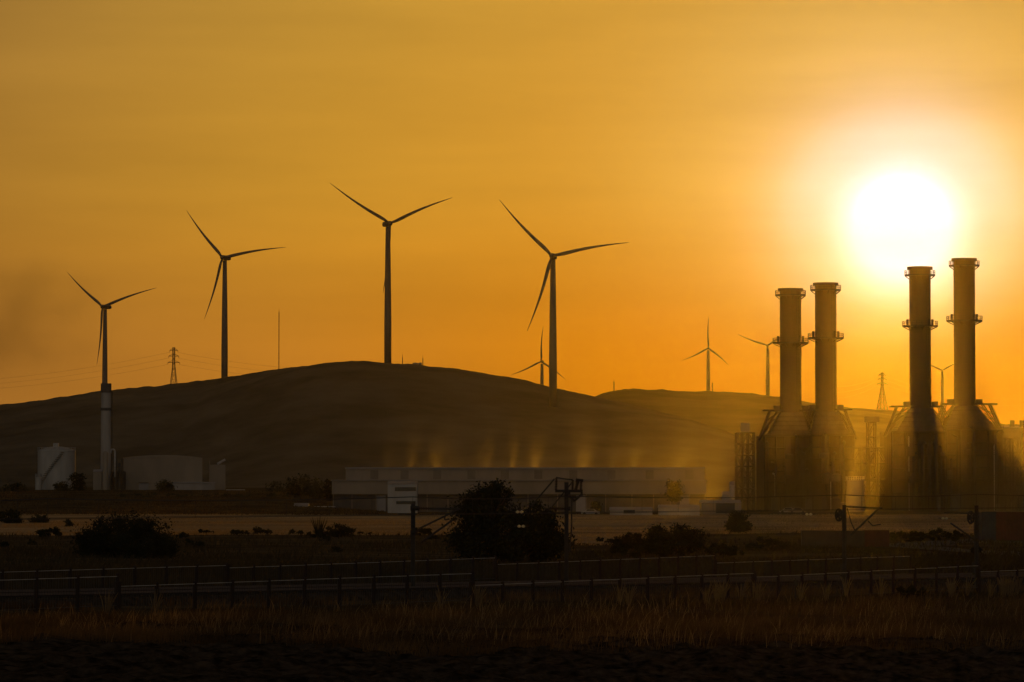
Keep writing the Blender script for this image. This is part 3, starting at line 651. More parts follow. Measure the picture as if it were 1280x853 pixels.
b = gp(132, 1105); t = thing('process_column', 'slim steel process column with looped top pipe before the chimney', 'process column', b); UC = K * 1105
zt = zrow(567, 1105) - b.z; r = 3.6 * UC
MB().lathe([(r, -.3), (r, zt), (r * .6, zt + .5), (.01, zt + .7)], 20).build('shell', M['sheet'], t, True)
pts = [(r * .2 + 1.2 * UC * math.cos(a) * 2.2 + 2, -.3, zt + .6 + 2.6 * UC * math.sin(a) * 1.0) for a in np.linspace(math.pi, 0, 8)]
MB().tube([(pts[0][0], -.3, zt)] + pts + [(pts[-1][0], -.3, zt * .35)], .25, 8).build('pipe', M['galv'], t, True)
for px, row, Y, w_, lb in ((145, 566, 1110, 3.0, 'tallest thin pipe column right of the chimney'), (149.5, 580, 1112, 3.6, 'mid thin pipe column right of the chimney'), (153, 574, 1114, 2.6, 'thin pipe column next to the warehouse corner')):
    b = gp(px, Y); r = w_ / 2 * K * Y; zt = zrow(row, Y) - b.z; t = thing('process_column', lb, 'process column', b)
    MB().lathe([(r, -.3), (r, zt), (.01, zt + .4)], 14).build('shell', M['steel'], t, True); MB().ring(r, r + .6, zt * .6, zt * .6 + .15, 14).build('gallery', M['steel'], t)
frame_tower(140, 155, 590, 1118, 'low pipe rack between the chimney and the warehouse', 3, 3, 'pipe_rack', 'pipe rack', 4)
plant_building(117, 127, 590, 1110, 4, 'small pale switch house left of the chimney foot', wallm='sheet', name='switch_house')
def warehouse():
    Y = 1125; U_ = K * Y; b = gp(204, Y); t = thing('warehouse', 'wide pale warehouse with low arched gable right of the chimney', 'warehouse', b, R(5.5))
    hw = 49 * U_; ze = zrow(572.5, Y) - b.z; zr = zrow(569, Y) - b.z
    MB().box(-hw, hw, 0, 26, -.5, ze).build('wall', M['sheet'], t)
    n = 12; vs = []
    for y in (-.2, 26.2):
        for i in range(n + 1): s = -1 + 2 * i / n; vs.append((s * (hw + .2), y, ze + .003 + (zr - ze) * (1 - s * s)))
    fs = [tuple(range(n, -1, -1)), tuple(range(n + 1, 2 * n + 2))] + [(i, i + 1, n + 2 + i, n + 1 + i) for i in range(n)] + [(0, n + 1, 2 * n + 1, n)]
    MB().add(vs, fs).build('roof', M['sheet'], t)
    rb = MB()
    for k in range(1, 9): z = ze * k / 9; rb.box(-hw + .05, hw - .05, -.07, -.003, z, z + .12)
    rb.build('cladding_rib', M['sheet'], t)
    x = (180 - 204) * U_; d = MB().box(x - 6 * U_, x + 6 * U_, -.12, -.003, 0, zrow(604, Y) - b.z).build('door', M['roof'], t); MB().box(x - 6 * U_, x + 6 * U_, -.5, -.123, zrow(604, Y) - b.z, zrow(603, Y) - b.z).build('lintel', M['sheet_dark'], d)
    z1 = zrow(604, Y) - b.z
    MB().box((216 - 204) * U_, (268 - 204) * U_, -9, -.003, -.5, z1).build('annex', M['concrete'], t); MB().box((215 - 204) * U_, (269 - 204) * U_, -9.3, -.003, z1 + .003, z1 + .3).build('annex_roof', M['roof'], t)
warehouse()
Y = 1130; b = gp(272, Y); t = thing('hopper_tower', 'square pale hopper tower with tilted chute right of the warehouse', 'tower', b, R(5.5)); U_ = K * Y
zt = zrow(581, Y) - b.z; MB().box(-10 * U_, 10 * U_, 0, 5, -.5, zt).build('wall', M['sheet'], t)
MB().cyl((0, 2, zt + .2), (10 * U_, 2, zt + 1.5), .35, n=8).build('chute', M['galv'], t); MB().box(-10 * U_, -9 * U_, .5, 4, zt + .003, zt + 1.2).build('roof_vent', M['sheet'], t)
def container(px0, px1, row_top, Y, depth, m, label, name='freight_container', group=None, on=0.0):
    b = gp((px0 + px1) / 2, Y); hw = (px1 - px0) / 2 * K * Y; b.z += on; H = zrow(row_top, Y) - b.z
    t = thing(name, label, 'container', b, 0, group); MB().box(-hw, hw, 0, depth, 0.12, H).build('body', M[m], t)
    rb = MB(); n = max(3, int(2 * hw / .45))
    for i in range(n + 1): x = -hw + .05 + (2 * hw - .1) * i / n; rb.box(x - .06, x + .06, -.06, -.003, .25, H - .2)
    rb.build('corrugation', M[m], t)
    fr = MB(); fr.box(-hw - .03, hw + .03, -.09, -.063, H - .16, H + .03); fr.box(-hw - .03, hw + .03, -.09, -.063, .1, .24)
    for s in (-1, 1): fr.box(s * hw - .09, s * hw + .09, -.1, -.066, .1, H)
    fr.build('corner_frame', M[m], t)
    lb = MB(); lb.box(-hw + .1, hw - .1, .1, depth - .1, -.25, .117); lb.build('skid', M['opening'], t)
    return t
container(283, 306, 613, 1100, 3, 'white', 'pale container right of the hopper tower')
container(1003, 1043, 663.5, 442, 2.5, 'brownbox', 'left brown half-height container in the row of three')
container(1044, 1079, 663.8, 442, 2.5, 'brownbox', 'middle brown half-height container behind the overhead mast')
container(1080, 1110, 663.2, 442.3, 2.5, 'red', 'rust-red half-height container at the right end of the row')
container(1227, 1244, 640, 482, 4, 'blue', 'dark blue tall container at the left end of the wagon row')
container(1245, 1263, 640.5, 482, 4, 'red', 'dark red tall container next to the blue container')
container(1264, 1300, 640.5, 482, 4, 'red', 'dark red tall container cut off by the right edge')

# ------------------------------------------------------------------ railway overhead masts and wires
def rail_mast(px, Y, row_top, label, hgt_r=0.13):
    b = gp(px, Y); H = zrow(row_top, Y) - b.z
    t = thing('overhead_line_mast', label, 'railway mast', b, 0, 'overhead line masts'); mb = MB()
    mb.box(-.14, -.09, -.14, .14, 0, H); mb.box(.09, .14, -.14, .14, 0, H); mb.box(-.088, .088, -.02, .02, 0, H)
    for k in range(int(H / .7)): mb.box(-.088, .088, -.13, -.10, .35 + k * .7, .45 + k * .7)
    mb.build('post', M['mast'], t)
    MB().box(-.3, .3, -.3, .3, -.2, .12).build('footing', M['steel'], t)
    return t, H, b
def ins(mb, p, q, r=.09, n=6):
    p = Vector(p); q = Vector(q)
    for k in range(n): a = p.lerp(q, (k + .15) / n); c = p.lerp(q, (k + .7) / n); mb.cyl(a, c, r, r * .6, 10)
    mb.cyl(p, q, r * .4, n=6)
def rel(px, row, Y, b, dy=0): return at(px, row, Y) - b
# mast at 516
t, H, b = rail_mast(516.5, 247, 629, 'overhead line mast left of the big dark tree')
P = lambda px, row, dy=0: at(px, row, 247) - b + Vector((0, dy, 0))
c = MB(); c.beam(P(513, 635.5), P(524, 635.5), .22); c.beam(P(513, 666), P(520, 666), .22); c.build('bracket', M['mast'], t)
c = MB(); c.tube([P(537, 635.8), P(575, 636.5)], 0.075); c.tube([P(526, 660), P(573, 637)], 0.068); c.tube([P(534, 673), P(566, 650)], 0.075); c.tube([P(556, 645), P(556, 650), P(562, 649)], 0.053); c.build('cantilever', M['mast'], t)
i_ = MB(); ins(i_, P(524, 635.6), P(537, 635.8), .13); i_.build('insulator', M['insul'], t); i_ = MB(); ins(i_, P(519, 667), P(526, 660), .1); i_.build('insulator', M['insul'], t); i_ = MB(); ins(i_, P(525, 679), P(534, 673), .13); i_.build('insulator', M['insul'], t)
# mast at 708 with the switch bracket on top
t, H, b = rail_mast(708, 262, 603, 'tall overhead mast with a switch frame on top, right of the big tree')
P = lambda px, row, dy=0: at(px, row, 262) - b + Vector((0, dy, 0))
c = MB(); c.beam(P(694, 614), P(727, 614), .13); c.beam(P(706, 617), P(713, 617), .12); c.beam(P(706, 636), P(713, 636), .2)
c.beam(P(711, 620), P(718, 627), .1); c.beam(P(718, 627), P(727, 618), .1); c.beam(P(715, 621), P(722, 623), .08); c.beam(P(727, 620), P(727, 612), .1); c.build('bracket', M['mast'], t)
for px, r0, r1 in ((695, 613, 597), (715.5, 613, 600), (720.5, 614, 599), (726, 613, 599)):
    i_ = MB(); ins(i_, P(px, r0), P(px + .5, r1), .13, 8); i_.build('insulator', M['insul'], t)
c = MB(); c.tube([P(695, 597), P(706, 599), P(716, 600)], 0.053); c.beam(P(719, 613), P(724, 599), .12); c.beam(P(720, 600), P(729, 601), .14); c.build('switch_blade', M['mast'], t)
i_ = MB(); ins(i_, P(688, 636), P(697, 636), .17, 7); i_.build('insulator', M['insul'], t); i_ = MB(); ins(i_, P(697, 636), P(706, 636), .12, 5); i_.build('insulator', M['insul'], t)
c = MB(); c.tube([P(680, 636), P(688, 636)], 0.075); c.tube([P(693, 599), P(664, 633)], 0.053, 5); c.tube([P(716, 602), P(703, 618), P(690, 634)], 0.045, 5); c.build('cantilever', M['mast'], t)
c = MB(); c.tube([P(714.5, 622), P(714.5, 660), P(712, 690)], 0.060); c.build('cable', M['wire'], t)
# masts with balance wheels
def wheel_mast(px, Y, row_top, label, right, wrow):
    t, H, b = rail_mast(px, Y, row_top, label)
    P = lambda qx, row, dy=0: at(qx, row, Y) - b + Vector((0, dy, 0))
    wx = px - 6.5; cpos = P(wx, wrow); wh = MB(); n = 20; rr = 7.2 * K * Y; rx = rr * .62
    rim = [cpos + Vector((rx * math.cos(2 * math.pi * k / n), rr * .5 * math.cos(2 * math.pi * k / n), rr * math.sin(2 * math.pi * k / n))) for k in range(n + 1)]
    wh.tube(rim, .07, 6)
    for k in range(0, n, 4): wh.beam(cpos, rim[k], 0.120)
    wh.cyl(cpos + Vector((-.1, -.2, 0)), cpos + Vector((.1, .2, 0)), .18, n=10); wh.build('balance_wheel', M['mast'], t)
    ar = MB(); ar.beam(P(px, wrow), cpos, .14); ar.beam(P(px, wrow - 5), cpos, .1); ar.build('bracket', M['mast'], t)
    wt = MB(); 
    for k in range(6): wt.cyl((wx - px) * Vector((K * Y, 0, 0)) + Vector((.25, 0, 1.0 + k * .16)), (wx - px) * Vector((K * Y, 0, 0)) + Vector((.25, 0, 1.14 + k * .16)), .2, n=12)
    wt.beam(cpos + Vector((.25, 0, 0)), (wx - px) * Vector((K * Y, 0, 0)) + Vector((.25, 0, 1)), .035); wt.build('counterweight', M['mast'], t)
    if right:
        i_ = MB(); ins(i_, P(px + 2, row_top + 2), P(px + 11, row_top + 2.5), .12); i_.build('insulator', M['insul'], t)
        c = MB(); c.tube([P(px + 11, row_top + 2.5), P(px + 48, row_top + 4)], 0.075); c.tube([P(px + 8, row_top + 38), P(px + 44, row_top + 4)], 0.083); c.tube([P(px + 30, row_top + 20), P(px + 36, row_top + 26), P(px + 46, row_top + 24)], 0.053); c.tube([P(px + 4, row_top + 4), P(px + 9, row_top + 22), P(px + 14, row_top + 33)], 0.045); c.build('cantilever', M['mast'], t)
    else:
        c = MB(); c.tube([P(px, row_top + 10), P(px - 40, row_top + 9)], 0.060); c.tube([P(px, row_top + 44), P(px - 32, row_top + 22)], 0.075); c.build('cantilever', M['mast'], t)
        st_ = MB()
        for k in range(4): st_.beam(P(px, row_top + 14 + k * 9), P(px + 3.5, row_top + 14 + k * 9), .12)
        st_.build('step', M['mast'], t)
    return t
wheel_mast(1055, 284, 631.5, 'overhead mast with balance wheel in front of the brown containers', True, 644)
wheel_mast(1220, 300, 632, 'overhead mast with balance wheel left of the blue container', False, 647)
# glass insulators catching the light
for px, row, Y, lb in ((649.5, 640, 262, 'upper glinting glass insulator on a wire in the gap of the big tree'), (651.5, 658, 262, 'lower glinting glass insulator on a wire before the big tree'),
                       (1011, 643, 284, 'glinting glass insulator on the wire left of a balance wheel'), (1181, 648, 300, 'glinting glass insulator left of the rightmost mast')):
    p = at(px, row, Y); t = thing('glass_insulator', lb, 'insulator', p, 0, 'glinting insulators')
    for dx in (-.14, .14): 
        g_ = MB(); g_.lathe([(.02, -.10), (.12, -.06), (.13, .02), (.05, .08), (.02, .1)], 12, (dx, 0)); g_.build('glass_shed', M['glass_ins'], t, True)
    MB().beam((-.5, 0, 0), (.5, 0, 0), .04).build('pin', M['wire'], t)
# contact and catenary wires along the tracks
def trk(px, off): 
    # point of the track line seen on photo column px
    u = (px - 640) * K; o = TS + tn * off; s = (u * o.y - o.x) / (td.x - u * td.y); return o + td * s
for off, nm in ((-2.1, 'nearer'), (2.1, 'farther')):
    prev = None
    spans = [-260, 60, 516, 708, 1055, 1220, 1420]
    pts_c, pts_m, drops = [], [], []
    for a, b_ in zip(spans, spans[1:]):
        pa, pb = trk(a, off), trk(b_, off)
        for k in range(8):
            s = k / 8; p = pa.lerp(pb, s); pts_c.append(p + Vector((0, 0, 5.2))); pts_m.append(p + Vector((0, 0, 6.35 - 0.16 * 4 * s * (1 - s)))); drops.append((pts_c[-1], pts_m[-1]))
    tag(MB().tube(pts_c, .017, 5).build('contact_wire', M['wire']), f'lower contact wire strung over the {nm} track', 'overhead wire', 'overhead railway wires')
    cm = MB().tube(pts_m, .017, 5).build('catenary_wire', M['wire']); tag(cm, f'upper catenary wire strung over the {nm} track', 'overhead wire', 'overhead railway wires')
    d_ = MB(); [d_.cyl(a, c, .012, n=4) for a, c in drops]; d_.build('dropper', M['wire'], cm)

# ------------------------------------------------------------------ fences
def panel_mesh(Ln, h):
    mb = MB()
    n = int(Ln / .2)
    for i in range(1, n): x = Ln * i / n; mb.box(x - .008, x + .008, -.008, .008, .08, h - .06)
    return mb
def rail_mesh(Ln, h):
    return MB().box(.05, Ln - .05, -.03, .03, h - .04, h)
def low_mesh(Ln, h): return MB().box(.05, Ln - .05, -.03, .03, .1, .14)
fence_proto = {}
def fence(zf, px0, px1, ztop, h, label, group, step=3.0, zslope=0.0, thick0=True):
    p0 = linept(zf, px0); p1 = linept(zf, px1); Lt = (p1 - p0).length; n = max(1, round(Lt / step)); st = Lt / n
    d = (p1 - p0).normalized()
    t = thing('fence', label, 'fence', (p0.x, p0.y, ztop - h), math.atan2(d.y, d.x), group)
    key = round(h, 2)
    if key not in fence_proto: fence_proto[key] = {}
    pr = fence_proto[key]
    def put(nm, make, m, x, z, sx=1.0):
        if nm not in pr: o = make().build(nm, m, t); pr[nm] = o
        else: o = pr[nm].copy(); col.objects.link(o); o.parent = t
        o.location = (x, 0, z); o.scale = (sx, 1, 1); return o
    for i in range(n + 1):
        z = zslope * i / n
        if i == 0 and thick0: put('end_post', lambda: MB().box(-.13, .13, -.13, .13, -1.4, h + .22).frustum((-.13, .13, -.13, .13), (-.02, .02, -.02, .02), h + .223, h + .3), M['post'], 0, z)
        else: put('post', lambda: MB().box(-.075, .075, -.075, .075, -1.4, h + .1).frustum((-.075, .075, -.075, .075), (-.03, .03, -.03, .03), h + .103, h + .14), M['post'], i * st, z)
        if i < n:
            put('picket_panel', lambda: panel_mesh(3.0, h), M['picket'], i * st, z, st / 3.0); put('top_rail', lambda: rail_mesh(3.0, h), M['galv'], i * st, z, st / 3.0); put('low_rail', lambda: low_mesh(3.0, h), M['picket'], i * st, z, st / 3.0)
    return t
fence(nearZ, -60, 148, 2.12, 1.72, 'near picket fence run at the far left of the picture', 'near railway fence', zslope=.06)
fence(nearZ, 148, 590, 1.62, 1.72, 'near picket fence run in front of the left bush and mast', 'near railway fence', zslope=.14)
fence(nearZ, 590, 942, 1.02, 1.72, 'near picket fence run in front of the big dark tree', 'near railway fence', zslope=.2)
fence(nearZ, 942, 1222, 0.95, 1.72, 'near picket fence run below the brown containers', 'near railway fence', zslope=.3)
fence(nearZ, 1222, 1340, 0.78, 1.72, 'near picket fence run at the far right of the picture', 'near railway fence', zslope=.05)
fence(farZ, -40, 284, 2.0, 1.6, 'far picket fence run behind the left end of the tracks', 'far railway fence')
fence(farZ, 284, 619, 1.84, 1.6, 'far picket fence run ending under the big dark tree', 'far railway fence', zslope=.14)
fence(farZ, 619, 893, 1.50, 1.6, 'far picket fence run between the big tree and the round bush', 'far railway fence', zslope=.14)
fence(farZ, 893, 1137, 1.05, 1.6, 'far picket fence run below the container row', 'far railway fence')
# small sign plate on a stake by the near fence
b = gp(994, 254); t = thing('marker_post', 'short marker stake with pale plate inside the near fence', 'marker post', b); MB().box(-.04, .04, -.04, .04, -.2, 1.5).build('stake', M['mast'], t)
MB().box(-.15, .15, -.065, -.043, 1.0, 1.4).build('plate', M['mast'], t)

# ------------------------------------------------------------------ shrubs and trees
def leaves(lobes, n, leaf, seed, base_z):
    r = np.random.default_rng(seed); tot = sum(a[3] * a[4] for a in lobes); C = []; S = []
    for (cx, cy_, cz, rx, rz, ry) in lobes:
        nn = int(n * rx * rz / tot); m = max(6, int(14 * math.sqrt(rx * rz)))
        u = r.normal(size=(m, 3)); u /= np.linalg.norm(u, axis=1)[:, None]; rad = r.uniform(.45, 1.0, m) ** .5
        cc = u * rad[:, None] * np.array([rx, ry, rz]) + np.array([cx, cy_, cz])
        cs = r.uniform(.20, .40, m) * min(rx, rz)
        k = r.integers(0, m, nn); p = cc[k] + r.normal(size=(nn, 3)) * cs[k][:, None] * np.array([1, 1, .8])
        C.append(p)
    C = np.concatenate(C); C = C[C[:, 2] > base_z]; n = len(C)
    a = r.normal(size=(n, 3)); a /= np.linalg.norm(a, axis=1)[:, None]; b = np.cross(a, r.normal(size=(n, 3))); b /= np.linalg.norm(b, axis=1)[:, None]
    s = leaf * r.uniform(.5, 1.3, n)[:, None]
    V = np.stack([C - a * s, C + b * s * .5, C + a * s * 1.2, C - b * s * .5], 1).reshape(-1, 3); F = np.arange(4 * n).reshape(n, 4)
    return V, F
def shrub(px, Y, lobes, n, leaf, label, seed, name='bush', cat='bush', m='leaf', group='bushes on the plain', row_base=None, sprigs=0, sink=.3):
    """lobes: (centre px offset, centre row, half width px, half height px)"""
    b = gp(px, Y); u = K * Y; t = thing(name, label, cat, b, 0, group)
    lb = [(dx * u, (hash((seed, i)) % 7 - 3) * .12 * hx * u, zrow(row, Y) - b.z, hx * u, hz * u, hx * u * .8) for i, (dx, row, hx, hz) in enumerate(lobes)]
    V, F = leaves(lb, int(n * 2.2), leaf * .9, seed, -sink); npmesh('foliage', V, F, M[m], t)
    tr = MB(); rg = random.Random(seed)
    for (cx, cy_, cz, rx, rz, ry) in lb:
        mid = Vector((cx * .4, cy_ * .4, cz * .45)); r0 = max(.04, rx * .045)
        tr.cyl((cx * .15, cy_ * .1, -.4), mid, r0 * 1.5, r0, 8); tr.cyl(mid, (cx, cy_, cz), r0, r0 * .6, 8)
        for k in range(7):
            d = Vector((rg.gauss(0, 1), rg.gauss(0, 1), rg.uniform(-.2, 1.2))).normalized(); tr.cyl((cx * .8, cy_ * .8, cz * .8), (cx + d.x * rx * .85, cy_ + d.y * ry * .85, cz + d.z * rz * .85), r0 * .5, r0 * .15, 5)
    tr.build('trunk', M['bark'], t, True)
    return t
shrub(632, 330, [(-22, 634, 33, 24), (-10, 620, 20, 14), (-44, 665, 24, 26), (0, 670, 42, 28), (34, 655, 24, 22), (52, 668, 22, 24), (30, 682, 44, 18), (-30, 684, 36, 16)], 15000, .17, 'big dark spreading tree left of the tall switch mast', 5, 'tree', 'tree', group=None)
shrub(160, 345, [(-8, 668, 36, 22), (-40, 680, 24, 20), (32, 672, 26, 22), (10, 684, 48, 18), (44, 686, 18, 12)], 9000, .15, 'wide dark bush on the left behind the far fence', 6)
shrub(845, 350, [(-14, 672, 20, 15), (14, 674, 20, 14), (2, 684, 36, 10), (-36, 682, 10, 8)], 5000, .14, 'round-topped dark bush right of the tree', 7)
shrub(785, 350, [(-6, 680, 14, 9), (9, 678, 11, 8), (0, 688, 20, 7)], 1900, .14, 'low ragged bush between the mast and the round bush', 8)
shrub(925, 560, [(0, 653, 18, 10), (-6, 657, 14, 8)], 1800, .2, 'rounded dome bush in the tan field left of the containers', 9, m='leaf_pale')
shrub(412, 520, [(10, 664, 14, 7), (-4, 668, 22, 5), (22, 666, 10, 6)], 1700, .18, 'low bush in the tan field beside a spiky plant', 10)
shrub(63, 520, [(0, 665, 17, 5), (-8, 667, 10, 4)], 900, .18, 'low flat bush in the left part of the tan field', 11)
shrub(49, 700, [(0, 649, 9, 5.5), (4, 652, 8, 4)], 500, .25, 'small bushy tree left in the tan field', 12, 'small_tree', 'tree', 'leaf_pale')
shrub(85, 640, [(0, 655, 5.5, 4.5)], 300, .22, 'tiny round tree right of the small bushy tree', 13, 'small_tree', 'tree', 'leaf_pale')
shrub(14, 690, [(0, 647, 17, 8), (6, 652, 14, 5)], 900, .25, 'larger dark tree at the left edge of the tan field', 14, 'small_tree', 'tree')
for k, (px, Y, hw_, hh, row, lb) in enumerate(((258, 560, 9, 3, 664, 'small low bush right of the wide left bush'), (300, 545, 12, 3.5, 666, 'first low mound bush in the middle of the tan field'), (328, 550, 13, 4.5, 664, 'second low mound bush in the tan field'), (370, 545, 12, 4, 667, 'low bush just left of the spiky plant'),
        (528, 520, 14, 4, 664, 'low bush directly behind the left overhead mast'), (460, 545, 14, 3, 668, 'flat bush right of the spiky plant'), (1135, 470, 26, 6, 670, 'dark flat bush right of the red container'), (1180, 480, 24, 6, 668, 'dark flat bush left of the rightmost mast'),
        (960, 430, 30, 7, 680, 'dark spreading bush left of the brown container'), (905, 400, 24, 6, 688, 'dark low bush right of the round bush'), (1140, 262, 22, 5, 738, 'dark low bush inside the near fence at right'))):
    shrub(px, Y, [(-hw_ * .3, row, hw_ * .6, hh), (hw_ * .35, row + 1, hw_ * .6, hh * .8), (0, row + hh * .6, hw_, hh * .6)], 700 + int(hw_ * 30), .16, lb, 40 + k)
rg = random.Random(31)
for k in range(26):
    px = rg.uniform(-10, 1230); Y = rg.uniform(395, 520); hw_ = rg.uniform(4, 11); hh = rg.uniform(1.6, 3.4); row = 605 + (7.0 - gzf((px - 640) * K * Y, Y)) / (K * Y)
    shrub(px, Y, [(-hw_ * .3, row - hh, hw_ * .6, hh), (hw_ * .4, row - hh * .7, hw_ * .6, hh * .8), (0, row, hw_, hh * .5)], 350, .14, 'low dark scrub bush on the rough ground behind the far fence', 200 + k, 'scrub_bush', 'bush', 'leaf', 'scrub bushes behind the far fence')
# spiky agave-like plant
b = gp(399, 520); t = thing('spiky_plant', 'spiky upright plant left of a low bush in the tan field', 'plant', b); mb = MB(); rg = random.Random(3)
for k in range(46):
    a = rg.uniform(0, 6.28); l = rg.uniform(1.6, 2.9); sp = rg.uniform(.05, .75); tipp = Vector((math.cos(a) * sp * l * .7, math.sin(a) * sp * l * .7, l)); mb.cyl((math.cos(a) * .15, math.sin(a) * .15, 0), tipp, .09, .01, 4)
mb.build('leaf_rosette', M['leaf'], t); MB().cyl((0, 0, -.2), (0, 0, .6), .22, .15, 8).build('stem', M['bark'], t)
# trees and hedge before the works
for k, (px, Y, hw_, hh, row, lb) in enumerate(((97, 1090, 8, 10, 603, 'rounded dark tree at the right foot of the big white tank'), (77, 1085, 9, 6, 609, 'low dark tree in front of the big white tank'), (207, 1085, 9, 8, 609, 'dark shrub before the warehouse wall'),
        (366, 1060, 9, 13, 611, 'leftmost dark tree in the clump left of the factory'), (380, 1070, 10, 14, 610, 'second dark tree in the clump left of the factory'), (396, 1060, 9, 12, 613, 'third dark tree in the clump left of the factory'), (411, 1050, 5, 14, 611, 'slim dark tree touching the left end of the factory'),
        (345, 1080, 9, 9, 614, 'low tree at the left end of the clump by the factory'), (20, 1090, 16, 6, 611, 'dark shrub at the left edge before the hill'), (842, 930, 8, 12, 613, 'tree standing in front of the right end of the factory'), (705 + 40, 940, 5, 5, 634, 'little tree before the factory right of the mast'))):
    shrub(px, Y, [(0, row, hw_, hh), (hw_ * .3, row + hh * .5, hw_ * .9, hh * .6)], 420, .42, lb, 70 + k, 'tree', 'tree', 'leaf_pale' if k % 3 else 'leaf', 'trees in front of the works')
rg = random.Random(12)
for k in range(34):
    px = 150 + k * 6.2 + rg.uniform(-1.5, 1.5); Y = 1040 + rg.uniform(-10, 10)
    shrub(px, Y, [(0, 621 + rg.uniform(-1, 1), 3.6, 2.6)], 90, .36, 'one of the small round hedge shrubs in a row before the warehouse', 120 + k, 'hedge_shrub', 'shrub', 'leaf_pale', 'hedge row before the warehouse')

# ------------------------------------------------------------------ grasses
def blades(name, n, xfun, h, wd, lean, m, label, seed, zoff=0.0, cat='grass', clump=0.0):
    r = np.random.default_rng(seed); x, y = xfun(r, n); n = len(x); z = gz(x, y) + zoff - .05
    hh = h * r.uniform(.45, 1.15, n); a = r.uniform(0, math.pi, n); ww = wd * r.uniform(.5, 1.3, n)
    ax = np.cos(a) * ww; ay = np.sin(a) * ww * .6
    lx = r.normal(.12, lean, n) * hh; ly = r.normal(0, lean, n) * hh
    B0 = np.stack([x - ax, y - ay, z], -1); B1 = np.stack([x + ax, y + ay, z], -1)
    m0 = np.stack([x - ax * .7 + lx * .4, y - ay * .7 + ly * .4, z + hh * .6], -1); m1 = np.stack([x + ax * .7 + lx * .4, y + ay * .7 + ly * .4, z + hh * .6], -1)
    T = np.stack([x + lx, y + ly, z + hh], -1)
    V = np.stack([B0, B1, m1, m0, T, T + np.array([.004, 0, 0])], 1).reshape(-1, 3); i = np.arange(n) * 6
    F = np.concatenate([np.stack([i, i + 1, i + 2, i + 3], -1), np.stack([i + 3, i + 2, i + 5, i + 4], -1)])
    o = npmesh(name, V, F, m); return tag(o, label, cat, None, 'stuff')
def region(y0f, y1f, dens=None):
    def f(r, n):
        px = r.uniform(-30, 1310, n); s = r.uniform(0, 1, n); Y0 = y0f(px); Y1 = y1f(px); Y = 1 / (1 / Y0 + (1 / Y1 - 1 / Y0) * s); x = (px - 640) * K * Y
        if dens is not None: k = r.uniform(0, 1, n) < dens(x, Y); x, Y = x[k], Y[k]
        return x, Y
    return f
nz_fn = lambda x, y: nearZ(PX(x, y))
blades('tall_grass', 90000, region(lambda p: 159 + p * 0.010 + 5 * np.sin(p / 130) + 3 * np.sin(p / 47), lambda p: nearZ(p) - 17.0, lambda x, y: np.clip(.75 + 1.5 * fbm(x / 6, y / 10, 33, 3), .15, 1)), .75, .018, .26, M['grass'], 'tall dry grass between the ploughed field and the near fence', 1)
blades('short_grass', 30000, region(lambda p: nearZ(p) - 20, lambda p: nearZ(p) - .6), .28, .018, .25, M['scrub'], 'short dry grass along the foot of the near fence', 6)
blades('rough_grass', 26000, region(lambda p: nearZ(p) + .5, lambda p: farZ(p) + 2, lambda x, y: np.clip(.25 + 1.6 * fbm(x / 4, y / 4, 4, 2) + .2, 0, 1)), .6, .025, .25, M['grass'], 'rough dry grass along the railway between the fences', 2)
blades('bank_scrub', 30000, region(lambda p: farZ(p) + 3, lambda p: farZ(p) + 62, lambda x, y: np.clip(.7 + 1.2 * fbm(x / 8, y / 12, 8, 3), 0, 1)), 1.0, .07, .3, M['scrub'], 'dark rank growth on the bank behind the far fence', 13)
blades('scrub_grass', 45000, region(lambda p: farZ(p) + 50, lambda p: np.maximum(field_y0(p), farZ(p) + 60), lambda x, y: np.clip(.5 + 1.6 * fbm(x / 12, y / 25, 6, 3), 0, 1)), .6, .06, .25, M['scrub'], 'patchy scrub grass behind the far fence', 3)
blades('field_stubble', 90000, region(lambda p: field_y0(p), lambda p: 0 * p + 905, lambda x, y: np.clip(.75 + 1.3 * fbm(x / 40, y / 60, 14, 3), .1, 1)), .30, .12, .2, M['field'], 'dry tan field of stubble before the industrial buildings', 4)
blades('verge_grass', 30000, region(lambda p: 0 * p + 905, lambda p: 0 * p + 1080, lambda x, y: (PX(x, y) < 480) * 1.0), .5, .12, .25, M['grass'], 'dark rough grass on the rise before the left works', 5)
blades('seed_grass', 5000, region(lambda p: 163 + p * 0.010, lambda p: nearZ(p) - 12.0, lambda x, y: np.clip(.25 + 2.2 * fbm(x / 5, y / 8, 24, 2) + .25 * (x > 5), 0, 1)), 1.15, .016, .3, M['field'], 'paler seed-headed stems scattered through the tall grass', 9)
# golden grass tufts by the near fence
rg = random.Random(77)
for k in range(30):
    px = rg.uniform(880, 1290) if k < 24 else rg.uniform(20, 860); Y = float(nearZ(px)) - rg.uniform(3, 16); b = gp(px, Y); mb = MB(); n = rg.randint(16, 30)
    for i in range(n):
        a = rg.uniform(0, 6.28); l = rg.uniform(.8, 1.5); sp = rg.uniform(.1, .5); q = Vector((math.cos(a) * sp * l + .12, math.sin(a) * sp * l, l)); pm = q * .55 + Vector((0, 0, .12))
        mb.cyl((math.cos(a) * .05, math.sin(a) * .05, -.1), pm, .014, .012, 3, False); mb.cyl(pm, q, .022, .006, 3, False)
    o = mb.build('grass_tuft', M['field'], None, False, b); tag(o, 'golden seed-headed grass tuft standing by the near fence', 'grass tuft', 'golden grass tufts by the near fence')

